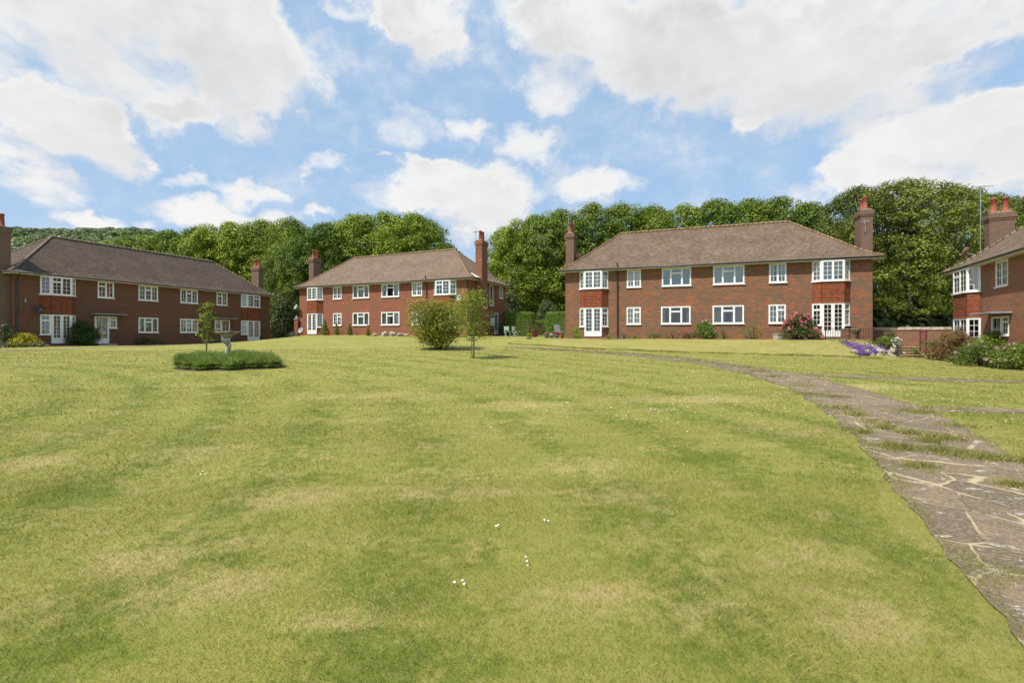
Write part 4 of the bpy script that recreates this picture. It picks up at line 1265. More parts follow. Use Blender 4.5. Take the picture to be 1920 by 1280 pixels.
# --- the big house right of the middle
c = FR['C']; w = lambda a, b: U('C', a, b)
bl = U('C', 1087.5, 1140); br = U('C', 1523, 1593)
houseC, fC = make_house('C', 'brick_house', 'big brown brick house right of the middle, pink rose bush by its right bay', 'brickC', 'roofC', 'ridge', dict(
    win=[(*w(1175.5, 1201.7), 1, G2, 'net', 1), (*w(1241, 1295.8), 1, V3, 'bluec', 1), (*w(1337, 1395.8), 1, V3, 'net', 1), (*w(1442, 1474.5), 1, G2, 'net', .7),
         (*w(1175, 1201.4), 0, GV2, 'net', 1), (*w(1239.5, 1294.8), 0, V3, 'beigec', .28), (*w(1336, 1394.8), 0, V3, 'beigec', .8), (*w(1441, 1473.5), 0, GV2, 'net', 1)],
    bays=[(*bl, ([(1, 'g24')], [(1, 'g24'), (1, 'g24')], [(1, 'g24')]), ([(1, 'g24')], 'door', [(1, 'vg23')]), ('net', None)),
          (*br, ([(1, 'g24')], [(1, 'g24'), (1, 'g24')], [(1, 'g24')]), ([(1, 'vg23')], 'door', [(1, 'vg23')]), ('net', None))],
    pipes=[c.u(1158)],
    chim=[(.02, 2.1, .66, 1.15, 8.6, 4.0), (c.L + .22, 2.1, .66, 1.15, 8.72, -.5)]), ZC)
aerial(houseC, (-.2, 2.0, 8.2), 2.2, .9, .2)
aerial(houseC, (c.L + .1, 1.45, 7.2), .75, .5, 1.0, ne=5)
m_ = MB(); m_.tube([(c.L + .1, 1.52, 7.1), (c.L + .1, 1.44, 7.25)], .02, 6); m_.build('aerial_bracket', M['metal'], houseC)
dish(houseC, (.62, 2.3, 6.85), (.5, -1, .3), 'rust', .3, (.3, 2.3, 6.8))
v_ = MB(); v_.tube([(c.u(1158), -.25, 5.25), (c.u(1158), -.25, 5.62)], .045, 8); v_.tube([(c.u(1158), -.25, 5.6), (c.u(1158), -.25, 5.68)], .065, 8); v_.build('roof_vent', M['dark'], houseC)

# --- the middle house
ZB = dict(wall=5.06, ft=5.03, fb=3.76, gt=2.32, gb=1.06)
b = FR['B']; w = lambda a, q: U('B', a, q)
bl = U('B', 577, 605.5); br = U('B', 814.5, 855.5)
DB = 7.7
houseB, fB = make_house('B', 'brick_house', 'red brick house in the middle with yew cones along its front', 'brickB', 'roofB', 'ridge', dict(D=DB,
    win=[(*w(624.8, 640.5), 1, G2, 'net', .9), (*w(661.7, 692.2), 1, V3, 'net', 1), (*w(715.5, 748.5), 1, V3, 'bluec', .55), (*w(772.5, 791.5), 1, GV2, 'net', .6),
         (*w(624.8, 640.5), 0, GV2, 'net', 1), (*w(661.5, 692.2), 0, V3, 'net', 1), (*w(715, 749), 0, V3, 'net', .9), (*w(772.5, 791), 0, GV2, 'net', .8)],
    bays=[(*bl, ([(1, 'g23')], [(1, 'g24'), (1, 'g24')], [(1, 'g23')]), ([(1, 'g24')], 'door', [(1, 'g24')]), ('net', None)),
          (*br, ([(1, 'g23')], [(1, 'vg22'), (1, 'g24')], [(1, 'vg22')]), ([(1, 'g24')], 'door', [(1, 'g24')]), (None, None))],
    rwin=[(2.9, 3.5, 3.8, 4.95, [(1, 'p')], 'net'), (4.0, 4.75, 2.95, 4.95, [(1, 'p')], 'greenc'), (6.1, 7.0, 3.8, 4.95, [(1, 'p'), (1, 'p')], None), (5.0, 5.9, .2, 2.3, [(1, 'sg22')], None)],
    pipes=[b.u(800.5), b.L - .12],
    chim=[(.02, 2.1, .66, 1.15, 8.55, 4.0), (b.L + .30, 1.75, .66, 1.15, 8.68, -.5)]), ZB)
dish(houseB, (-.05, -.35, 3.05), (-.3, -1, .45), 'greyplastic', .3, (.15, 0, 2.9))
dish(houseB, (b.u(861.5, -.3), -.35, 3.35), (-.35, -1, .45), 'greyplastic', .32, (b.u(861) + .15, 0, 3.2))
aerial(houseB, (b.L + .05, 1.1, 7.6), 1.9, .7, 2.4, ne=5)
v_ = MB(); v_.tube([(b.u(800.5), -.25, 5.1), (b.u(800.5), -.25, 5.5)], .045, 8); v_.tube([(b.u(800.5), -.25, 5.48), (b.u(800.5), -.25, 5.56)], .065, 8); v_.build('roof_vent', M['dark'], houseB)
v_ = MB(); v_.quad((b.L + .47, .45, 5.25), (b.L + .47, 1.15, 5.25), (b.L - .35, 1.15, 5.72), (b.L - .35, .9, 5.72)); v_o = v_.build('chimney_flashing', M['white'], houseB); sd = v_o.modifiers.new('t', 'SOLIDIFY'); sd.thickness = .04; sd.offset = 1

# --- the left house (in its own shade)
ZA = dict(wall=5.13, ft=5.10, fb=3.80, gt=2.32, gb=1.02)
a = FR['A']; w = lambda p, q: U('A', p, q)
bl = U('A', 75.5, 141); br = U('A', 452, 487.5)
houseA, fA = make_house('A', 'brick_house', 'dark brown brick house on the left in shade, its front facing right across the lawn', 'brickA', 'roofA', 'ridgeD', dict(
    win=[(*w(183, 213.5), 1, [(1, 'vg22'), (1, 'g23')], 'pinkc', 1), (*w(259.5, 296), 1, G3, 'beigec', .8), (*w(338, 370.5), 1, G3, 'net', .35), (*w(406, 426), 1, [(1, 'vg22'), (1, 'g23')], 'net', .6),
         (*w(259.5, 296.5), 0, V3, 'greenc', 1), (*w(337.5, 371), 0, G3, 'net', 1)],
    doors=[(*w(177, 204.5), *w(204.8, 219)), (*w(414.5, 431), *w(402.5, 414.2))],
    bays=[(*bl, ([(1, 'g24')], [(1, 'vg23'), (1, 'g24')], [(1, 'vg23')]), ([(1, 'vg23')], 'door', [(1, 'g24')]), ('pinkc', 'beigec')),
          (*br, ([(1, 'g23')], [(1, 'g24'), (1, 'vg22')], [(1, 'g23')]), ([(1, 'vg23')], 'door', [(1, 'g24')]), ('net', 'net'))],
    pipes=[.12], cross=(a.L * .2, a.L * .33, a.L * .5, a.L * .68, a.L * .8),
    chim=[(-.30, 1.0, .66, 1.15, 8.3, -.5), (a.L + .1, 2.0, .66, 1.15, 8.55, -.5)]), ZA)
dish(houseA, (a.u(70, -.3), -.32, 2.62), (.2, -1, .4), 'dark', .27, (a.u(69), 0, 2.5))
m_ = MB(); m_.box(a.u(45), a.u(47.5), -.16, 0, 3.1, 3.4); m_.build('wall_lamp', M['greyplastic'], houseA, bevel=.02)
aerial(houseA, (-.35, 1.6, 8.6), 1.5, .8, 2.0)

# --- the right edge house
ZD = dict(wall=5.20, ft=5.17, fb=3.86, gt=2.38, gb=1.10)
d_ = FR['D']; w = lambda p, q: U('D', p, q)
bl = U('D', 1800.5, 1839.5)
houseD, fD = make_house('D', 'brick_house', 'orange brick house cut by the right edge, half hidden behind big shrubs', 'brickD', 'roofC', 'ridgeD', dict(
    win=[(*w(1867.5, 1890.5), 1, G2, 'net', 1), (11.0, 13.1, 1, V3, 'net', 1), (11.0, 13.1, 0, V3, 'net', 1), (14.5, 16.6, 1, V3, 'net', 1)],
    doors=[(*w(1859.5, 1878.5), *w(1879, 1892))],
    bays=[(*bl, ([(1, 'vg22')], [(1, 'vg23'), (1, 'g24')], [(1, 'g24')]), ([(1, 'g24')], [(1, 'g24'), (1, 'g24')], [(1, 'g24')]), ('net', None))],
    chim=[(-.22, 2.1, .66, 1.08, 8.68, 3.5)]), ZD)
aerial(houseD, (-.45, 1.35, 6.2), 4.3, 1.1, 1.9)
aerial(houseD, (-.62, 2.2, 6.5), 1.0, .5, .5, ne=5)
dish(houseD, (-.5, .75, 6.45), (-.7, -.9, .4), 'rust', .38, (-.35, 1.5, 6.2))

# ------------------------------------------------------------------ shrubs, hedges and flowers
def topz(px, Y, row): return EYE + (HY - row) / F * Y


def shrub(name, x, y, W, H, mat, label, cat='shrub', group=None, D=None, ls=.09, dens=260, seed=None, n=None, flowers=None, shape='dome', up=.45, stem=True, base=0.0, rot=0.0, fine=1.0, flbl=None):
    """one plant: foliage of many small leaves over lumpy clumps, stems, and flower heads as its own part"""
    g = gz(x, y); e = empty(name, (x, y, g), rot); tag(e, label, cat, group)
    D = D or W; sd = seed if seed is not None else int(abs(x * 131 + y * 77)) % 9999
    r = np.random.default_rng(sd); n = n or int(10 + 14 * W * H * fine)
    cl = []
    for i in range(n):
        t = (i + r.random()) / n; a = i * 2.39996 + r.normal() * .3
        if shape == 'dome': rr = math.sqrt(max(0, 1 - (t * .92) ** 2.2))
        elif shape == 'cone': rr = (1 - t) ** .62 * (.8 + .2 * min(1, t * 6))
        elif shape == 'vase': rr = .45 + .55 * math.sin(min(1, t * 1.25) * math.pi * .62)
        else: rr = 1.0
        k = (1 if r.random() < .7 else .5 * r.random() + .2)
        cr = min(W, D, H * 1.5) * (.13 + .09 * r.random())
        if shape == 'cone': cr = min(W, D) * .24 * (1.15 - t * .75)
        q = max(0, rr * k)
        cl.append((math.cos(a) * max(0, q * W / 2 - cr * .7), math.sin(a) * max(0, q * D / 2 - cr * .7), base + cr * .5 + t * max(.05, H - base - cr * 1.35), cr, .85))
    V, Fc, v = clump_leaves(cl, dens * (.1 / ls) ** 1.0 * 4.2, ls, up, .6, .5, -.8)
    tip = rng.random(len(v)) * np.clip((V.reshape(-1, 4, 3)[:, 0, 2] / H - .2) * 1.3, 0, 1)
    fastmesh('foliage', V, Fc, M[mat], e, {'v': v, 'tip': tip})
    if stem:
        s = MB()
        for k in range(5):
            c = cl[(k * len(cl)) // 5 + len(cl) // 7 if len(cl) > 7 else 0]
            s.tube([(c[0] * .12, c[1] * .12, -.1), (c[0] * .5, c[1] * .5, c[2] * .6), (c[0] * .9, c[1] * .9, c[2])], [.028 + .01 * W, .02 + .006 * W, .008], 5)
        s.build('stem', M['bark'], e)
    if flowers:
        fm, cnt, fs = flowers
        C = []
        for i in range(cnt):
            c = cl[r.integers(len(cl))]; d = r.normal(size=3); d[2] = abs(d[2]) * .8; d /= np.linalg.norm(d)
            C.append(np.array(c[:3]) + d * c[3] * 1.03)
        C = np.repeat(np.array(C), 9, 0) + unit(cnt * 9) * fs * .42
        V, Fc = leaves(C, unit(len(C)) + np.array([0, -.4, .6]), np.full(len(C), fs * .75), .9)
        tag(fastmesh('blossom', V, Fc, M[fm], e, {'v': rng.random(len(C))}), flbl, kind='stuff')
    return e


def sh(name, px, Y, row0, row1, Wpx, mat, label, **k):
    """shrub by bearing and distance, its top at row0, its spread in photo pixels"""
    x = (px - CX) / F * Y; g = gz(x, Y)
    H = topz(px, Y, row0) - g
    return shrub(name, x, Y, Wpx / F * Y, max(.12, H), mat, label, **k)


def onf(key, px, v):
    x, y = FR[key].p(px, v); return x, y


def shf(name, key, px, v, row0, Wpx, mat, label, **k):
    x, y = onf(key, px, v); return sh(name, px, y, row0, 0, Wpx, mat, label, **k)


def hedge(name, x, y, L, D, H, rz, mat, label, ls=.075, rnd=.32, dens=520):
    """clipped hedge: a rounded box of leaves over a dense leafy core"""
    g = gz(x, y); e = empty(name, (x, y, g), rz); tag(e, label, 'hedge', 'clipped hedges between the houses')
    A = 2 * (L + D) * H + L * D; n = int(A * dens * .9)
    P = np.c_[rng.uniform(-1, 1, n), rng.uniform(-1, 1, n), rng.uniform(-1, 1, n)]
    f = rng.random(n) * A; a1 = L * D; a2 = a1 + L * H * 2
    P[f < a1, 2] = 1; s1 = (f >= a1) & (f < a2); P[s1, 1] = np.sign(P[s1, 1]); s2 = f >= a2; P[s2, 0] = np.sign(P[s2, 0])
    N = np.where(np.abs(P) == 1, P, 0.0)
    C = P * np.array([L / 2, D / 2, H / 2]); half = np.array([L / 2, D / 2, H / 2])
    ins = np.clip(C, -(half - rnd), half - rnd); d = C - ins; ln = np.linalg.norm(d, axis=1)[:, None] + 1e-6
    C = ins + d / ln * rnd * (1 + .25 * rng.normal(size=(n, 1)) * .5); C[:, 2] += H / 2
    C += .02 * np.sin(C[:, [1, 0, 0]] * 5)
    V, Fc = leaves(C, d / ln + unit(n) * .6 + np.array([0, 0, .2]), ls * (.7 + .6 * rng.random(n)))
    fastmesh('foliage', V, Fc, M[mat], e, {'v': rng.random(n), 'tip': np.zeros(n)})
    s = MB()
    for k in range(5): q = -L / 2 + L * (k + .5) / 5; s.tube([(q, 0, -.1), (q + .05, .02, H * .75)], [.035, .015], 5)
    s.build('stem', M['bark'], e)
    return e


# --- left side
shf('yellow_shrub', 'A', 46, -1.0, 622, 46, 'yellow', 'round golden yellow shrub at the left corner of the left house', ls=.08, dens=340)
shf('dark_shrub', 'A', 12, -.6, 606, 30, 'shrubd', 'tall dark shrub with a few pink blooms at the very left edge', ls=.09, flowers=('palepink', 10, .09))
for px, wd, row, mt, lb in ((-6, 34, 639, 'greyg', 'low grey green mound cut by the left edge of the photo'), (22, 32, 641, 'shrubg', 'low green mound left of the yellow shrub foot'), (48, 30, 642, 'greyg', 'low sage mound in front of the yellow shrub'), (76, 26, 640, 'greyg', 'low sage mound at the right end of the left bed')):
    shf('low_shrub', 'A', px, -2.1, row, wd, mt, lb, ls=.06, group='low mounds in the left bed', dens=340)
shf('dark_shrub', 'A', 156, -.85, 599, 48, 'shrubd', 'large rounded dark green shrub between the french doors and the entrance of the left house', ls=.075, dens=420, n=70)
shf('dark_shrub', 'A', 276, -.7, 631, 62, 'shrubd', 'low spreading dark shrub under the window of the left house', ls=.07, D=1.2, n=50)
shf('low_shrub', 'A', 395, -.6, 636, 16, 'shrubd', 'small dark shrub by the far entrance of the left house', ls=.06)


def lavender(px, Y, rx, ry, label):
    x, y = (px - CX) / F * Y, Y; e = empty('lavender_bed', (x, y, gz(x, y)), 0); tag(e, label, 'lavender')
    s = MB(); K = 40
    s.quad(*[(rx * .99 * math.cos(t * 6.2832 / K), ry * .99 * math.sin(t * 6.2832 / K), gz(x + rx * math.cos(t * 6.2832 / K), y + ry * math.sin(t * 6.2832 / K)) - e.location.z + .02) for t in range(K)])
    s.build('bed_soil', M['soil'], e)
    K = 50; PX, PY, PR_, PH = [], [], [], []
    for k in range(K):                                  # separate bushy plants grown into one another
        q = math.sqrt((k + .5) / K); t_ = k * 2.39996
        PX.append(q * math.cos(t_) * (rx - .32) + random.gauss(0, .05)); PY.append(q * math.sin(t_) * (ry - .3) + random.gauss(0, .05)); PR_.append(random.uniform(.32, .46)); PH.append(random.uniform(.54, .72) * (1 - .12 * q * q))
    PX, PY, PR_, PH = map(np.array, (PX, PY, PR_, PH))
    n = 60000; pk = rng.integers(0, K, n); a = rng.uniform(0, 6.283, n); th = np.arccos(1 - rng.random(n) * .97)
    r0 = .12 * np.sqrt(rng.random(n)); L_ = rng.uniform(.72, 1.04, n)
    bx = PX[pk] + np.cos(a) * r0; by = PY[pk] + np.sin(a) * r0; bz = ground(bx + x, by + y) - e.location.z
    dx = np.cos(a) * np.sin(th) * PR_[pk] * L_; dy = np.sin(a) * np.sin(th) * PR_[pk] * L_; h = np.maximum(.04, np.cos(th) * PH[pk] * L_ * 1.0 + .05)
    w = .0085 + .006 * rng.random(n); t = rng.uniform(0, 3.14, n); wx, wy = np.cos(t) * w, np.sin(t) * w
    m0 = np.c_[bx, by, bz + .0 * h]; m1 = np.c_[bx + dx * .55, by + dy * .55, bz + h * .45 + PH[pk] * .18]; m2 = np.c_[bx + dx, by + dy, bz + h]
    W_ = np.c_[wx, wy, wx * 0]
    V = np.stack([m0 - W_ * .6, m0 + W_ * .6, m1 + W_, m1 - W_], 1).reshape(-1, 3); V2 = np.stack([m1 - W_, m1 + W_, m2 + W_ * .25, m2 - W_ * .25], 1).reshape(-1, 3)
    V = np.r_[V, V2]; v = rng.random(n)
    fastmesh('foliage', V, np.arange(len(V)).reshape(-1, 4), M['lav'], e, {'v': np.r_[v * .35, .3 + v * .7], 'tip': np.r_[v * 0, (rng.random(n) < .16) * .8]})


lavender(433, 18.7, 2.2, 1.35, 'oval bed of green lavender round the bird bath')


def sapling(name, px, Y, row0, spread, trunk_row, mat, label, seed, nb=16, ls=.13, dens=26, tr=.03, lean=0.0, whorl=False, flowers=None):
    """slender young tree: bare stem, ascending twigs with loose leaf sprays"""
    x = (px - CX) / F * Y; g = gz(x, Y); e = empty(name, (x, Y, g), 0); tag(e, label, 'tree')
    H = topz(px, Y, row0) - g; ht = topz(px, Y, trunk_row) - g; r = np.random.default_rng(seed)
    s = MB(); s.tube([(0, 0, -.2), (0, 0, ht), (lean * .5, 0, H * .7), (lean, 0, H * .98)], [tr * 1.3, tr, tr * .6, tr * .15], 7)
    C, N, v = [], [], []
    for k in range(nb):
        z = ht + (H - ht) * (k + .4) / nb; a = k * 2.4 + r.normal() * .4
        sp = spread * (.35 + .65 * math.sin(min(1, (1 - (z - ht) / (H - ht)) * 1.15 + .1) * math.pi * .75)) * r.uniform(.6, 1.1)
        rise = sp * (.35 if whorl else r.uniform(.3, .8))
        p0 = np.array([lean * (z / H) ** 2, 0, z - .05]); p1 = p0 + np.array([math.cos(a) * sp, math.sin(a) * sp, rise])
        s.tube([p0, (p0 + p1) / 2 + np.array([0, 0, -.04]), p1], [tr * .35, tr * .2, .004], 5)
        m = int(dens * (2 + sp * 5))
        t = r.random(m) ** .7; c = p0 + (p1 - p0) * t[:, None] + r.normal(size=(m, 3)) * np.array([1, 1, .55]) * (.10 if whorl else .16) * (.5 + sp)
        C.append(c); N.append(unit(m) * .7 + np.array([0, 0, .9])); v.append(r.random(m))
    s.build('trunk', M['palebark'], e, smooth=True)
    C, N, v = map(np.concatenate, (C, N, v)); V, Fc = leaves(C, N, ls * (.6 + .8 * r.random(len(C))), .5)
    fastmesh('crown', V, Fc, M[mat], e, {'v': v, 'tip': r.random(len(v)) * .7})
    return e


sapling('young_tree', 387, 20.6, 566, .36, 640, 'lime', 'slender young tree with feathery lime green leaves standing behind the bird bath', 4, nb=15, ls=.13, dens=15, tr=.035, whorl=True)
# the bronze-tipped bush and the young tree right of it
sh('round_bush', 820, 27.5, 554, 0, 112, 'smoke', 'large round bush with reddish tips on the lawn before the middle house', shape='vase', ls=.11, dens=105, n=110, seed=12, fine=1, flbl=None)
yt = sapling('young_tree', 888, 22.0, 548, 1.1, 640, 'lime2', 'young leafy tree with a bare stem and stake, right of the round bush', 9, nb=22, ls=.12, dens=17, tr=.042, lean=-.05)
s = MB(); s.tube([(-.10, -.02, -.1), (-.10, -.02, 1.28), (-.16, -.02, 1.36), (-.27, -.02, 1.40)], .022, 6); s.box(-.12, .04, -.045, -.03, .98, 1.03); s.build('stake', M['palebark'], yt)

# --- bed of the middle house
def yew(px, v, row0, Wpx, label):
    x, y = onf('B', px, v); sh('yew_cone', px, y, row0, 0, Wpx, 'yew', label, cat='topiary', group='clipped yew cones before the middle house', shape='cone', ls=.06, dens=430, n=90, stem=True)


yew(609, -1.2, 598, 17.5, 'biggest clipped yew cone, right of the french doors of the middle house')
yew(631, -1.0, 605, 11.5, 'slim yew cone under the small window, second from the left')
yew(656, -1.0, 606, 12.5, 'yew cone left of the three-part ground floor window, third from the left')
yew(690, -1.0, 607, 10.5, 'rightmost yew cone, at the right side of the first wide window')
for px, r0, wd, lb in ((641, 618, 6, 'tiny dark conifer between the second and third yew cones'), (669, 621, 7, 'tiny dark conifer right of the third yew cone')):
    shf('dwarf_conifer', 'B', px, -.8, r0, wd, 'shrubd', lb, cat='shrub', shape='cone', ls=.05)
shf('low_shrub', 'B', 549, -1.0, 620, 18, 'greyg', 'loose grey green plants at the left corner of the middle house', ls=.07)
shf('low_shrub', 'B', 566, -.8, 618, 9, 'shrubg', 'small green plant before the left bay of the middle house', ls=.06)
x, y = FR['B'].w(FR['B'].L + 1.1, 5.6)
shrub('climbing_shrub', x, y, 1.9, 2.7, 'shrubd', 'dark climber over the side porch of the middle house, beside the white door', D=2.6, ls=.09, n=40, dens=150)
# --- gap between the houses
sh('dark_shrub', 531, 56, 553, 0, 46, 'tree4', 'large grey green shrub over the dark fence right of the left house', ls=.2, dens=60)
sh('dark_shrub', 958, 52, 545, 0, 44, 'tree4', 'dull shrub with yellowish bloom heads behind the left clipped hedge', ls=.17, dens=60, flowers=('straw', 60, .25))
sh('dark_shrub', 1026, 50, 560, 0, 50, 'tree4', 'loose grey green shrub behind the gap of the two clipped hedges', ls=.15, dens=60)
for (px, Y, L, D, row, rz, lab) in ((975, 44.5, 2.75, 1.9, 585.5, -.2, 'left clipped hedge with a rounded top behind the white chairs'), (1047, 40.5, 2.1, 1.4, 585, -.32, 'square clipped hedge against the left wall of the big right house'), (1015, 46, 1.6, 1.0, 600, -.2, 'low clipped hedge seen between the two taller ones')):
    x = (px - CX) / F * Y; hedge('clipped_hedge', x, Y, L, D, topz(px, Y, row) - gz(x, Y), rz, 'privet', lab)
sh('shrub', 992, 41.5, 594, 0, 13, 'copper', 'thin brown twiggy bush before the left clipped hedge', ls=.08, dens=60)
sh('shrub', 1007, 41, 607, 0, 24, 'copper', 'brownish rose bush between the hedges', ls=.08, dens=110)
# --- foot of the big right house
shf('lime_shrub', 'C', 1081, -.75, 611, 22, 'lime', 'round lime green shrub left of the left french doors', ls=.07, dens=420)
for px, r0, wd, mt, lb in ((1143, 626, 16, 'lime', 'low yellow green plant right of the left bay'), (1170, 625, 26, 'greyg', 'low grey green plant right of the downpipe'), (1190, 626, 14, 'shrubg', 'small green plant under the small window'),
                           (1226, 623, 30, 'shrubg', 'low green mound left of the dry grasses'), (1262, 618, 56, 'straw', 'clump of thin grasses under the first wide window'), (1290, 622, 30, 'redl', 'low reddish plant left of the white flowered shrub')):
    shf('border_plant', 'C', px, -.55, r0, wd, mt, lb, ls=.055, D=.7, group='low border plants along the big right house', cat='plant', dens=340)
shf('flowering_shrub', 'C', 1322, -.75, 600, 45, 'shrubg', 'light green shrub with a few white flowers between the two wide windows', ls=.085, dens=260, flowers=('whitef', 12, .09))
shf('border_plant', 'C', 1357, -.6, 619, 16, 'shrubg', 'small upright green plant right of the white flowered shrub', ls=.07, cat='plant')
shf('rose_bush', 'C', 1412, -.7, 602, 48, 'shrubg', 'sparse leggy rose bush with pale yellow blooms under the right wide window', ls=.065, dens=50, flowers=('yellow', 6, .1), n=30)
shf('rose_bush', 'C', 1501, -1.05, 586, 66, 'shrubd', 'big dark leaved rose bush covered in pink blooms by the right bay', ls=.085, dens=240, flowers=('pink', 95, .17), D=1.9, seed=5)
# rockery at the right end of the terrace
FC = FR['C']
for px, Y, r0, wd, mt, fl, lb in ((1582, 27.2, 634, 42, 'shrubd', None, 'low dark green mat at the left end of the rockery'), (1662, 27.6, 629, 60, 'shrubg', None, 'green mound on the rockery behind the purple flowers'),
                             (1668, 28.2, 617, 34, 'shrubd', None, 'dark bushy plant at the foot of the right house corner'), (1637, 27.2, 636, 20, 'shrubd', None, 'small dark cushion between the purple cushions')):
    sh('rockery_plant', px, Y, r0, 0, wd, mt, lb, ls=.06, cat='plant', dens=360, D=1.0)
def cushion(p0, p1, w, label, h=.10):
    """flower mat that follows the slope from photo point p0 down to p1"""
    A, B = np.array(at(*p0)), np.array(at(*p1)); n = int(900 * w * (np.linalg.norm(B - A) + w))
    t = rng.random(n); q = rng.normal(size=n) * .5 * w * (.6 + .4 * np.sin(t * 3 + 1)); d = (B - A) / np.linalg.norm(B - A)
    x = A[0] + (B[0] - A[0]) * t - d[1] * q + rng.normal(size=n) * .05; y = A[1] + (B[1] - A[1]) * t + d[0] * q
    z0 = gz(*B); z = ground(x, y) + rng.random(n) * h * (1 + .8 * np.sin(x * 9) * np.sin(y * 8)) + .03
    e = empty('purple_cushion', (B[0], B[1], z0)); tag(e, label, 'flowers', 'purple cushions on the rockery')
    C = np.c_[x - B[0], y - B[1], z - z0]
    V, Fc = leaves(C, unit(n) * .8 + np.array([0, -.4, .7]), np.full(n, .06), .9); fastmesh('blossom', V, Fc, M['purple'], e, {'v': rng.random(n)})
    k = rng.random(n) < .35; C2 = C[k] - np.array([0, 0, .03])
    V, Fc = leaves(C2, unit(len(C2)) + np.array([0, 0, .7]), np.full(len(C2), .06), .6); fastmesh('foliage', V, Fc, M['greyg'], e, {'v': rng.random(len(C2)), 'tip': np.zeros(len(C2))})


cushion((1608, 647), (1612, 667), .55, 'wide purple flower cushion spilling down the rockery')
cushion((1618, 662), (1630, 667), .40, 'purple flowers at the foot of the wide cushion')
cushion((1632, 652), (1642, 664), .34, 'purple flower cushion right of the wide one')
cushion((1590, 642), (1592, 651), .28, 'small purple cushion at the upper left of the rockery')
cushion((1652, 650), (1662, 665), .16, 'thin purple strip between the rockery stones')
gp = np.array([at(*p) for p in ((1590, 648), (1600, 664), (1612, 668), (1640, 668), (1662, 667), (1690, 667.5), (1684, 655), (1668, 645), (1645, 646), (1620, 645))])
n = 5200; x = rng.uniform(gp[:, 0].min(), gp[:, 0].max(), n); y = rng.uniform(gp[:, 1].min(), gp[:, 1].max(), n); k = inpoly(x, y, gp); x, y = x[k], y[k]
V, Fc = leaves(np.c_[x, y, ground(x, y) + .02], unit(len(x)) * .5 + np.array([0, -.3, .8]), .10 + .10 * rng.random(len(x)), .8)
tag(fastmesh('rockery_rubble', V, Fc, M['stone'], attrs={'v': np.ones(len(Fc))}), 'pale broken stone and chippings covering the rockery slope', 'rubble', kind='stuff')
sh('white_flowers', 1682, 26.6, 632, 0, 24, 'greyg', 'white and pale pink flower clump beside the garden steps', ls=.06, cat='plant', flowers=('whitef', 40, .10))
# the shrub bank before the edge house
for px, Y, r0, wd, mt, fl, lb in (
        (1746, 26.0, 634, 34, 'shrubg', None, 'green shrub right of the garden steps, left end of the shrub bank'),
        (1788, 24.8, 616, 66, 'copper', None, 'coppery brown shrub between the green shrub and the long green one'),
        (1818, 25.6, 608, 58, 'redl', None, 'dark purple leaved shrub under the bay of the edge house'),
        (1872, 23.0, 617, 90, 'lime', None, 'bright green shrub in front of the entrance of the edge house'),
        (1842, 21.6, 640, 110, 'shrubg', ('palepink', 34, .09), 'broad low green shrub with pale pink heads, middle of the shrub bank'),
        (1925, 20.0, 638, 120, 'shrubg', ('palepink', 40, .10), 'broad green shrub with pink heads cut by the right edge')):
    sh('bank_shrub', px, Y, r0, 0, wd, mt, lb, group='shrub bank before the edge house', ls=.075, dens=300, flowers=fl, D=2.2)

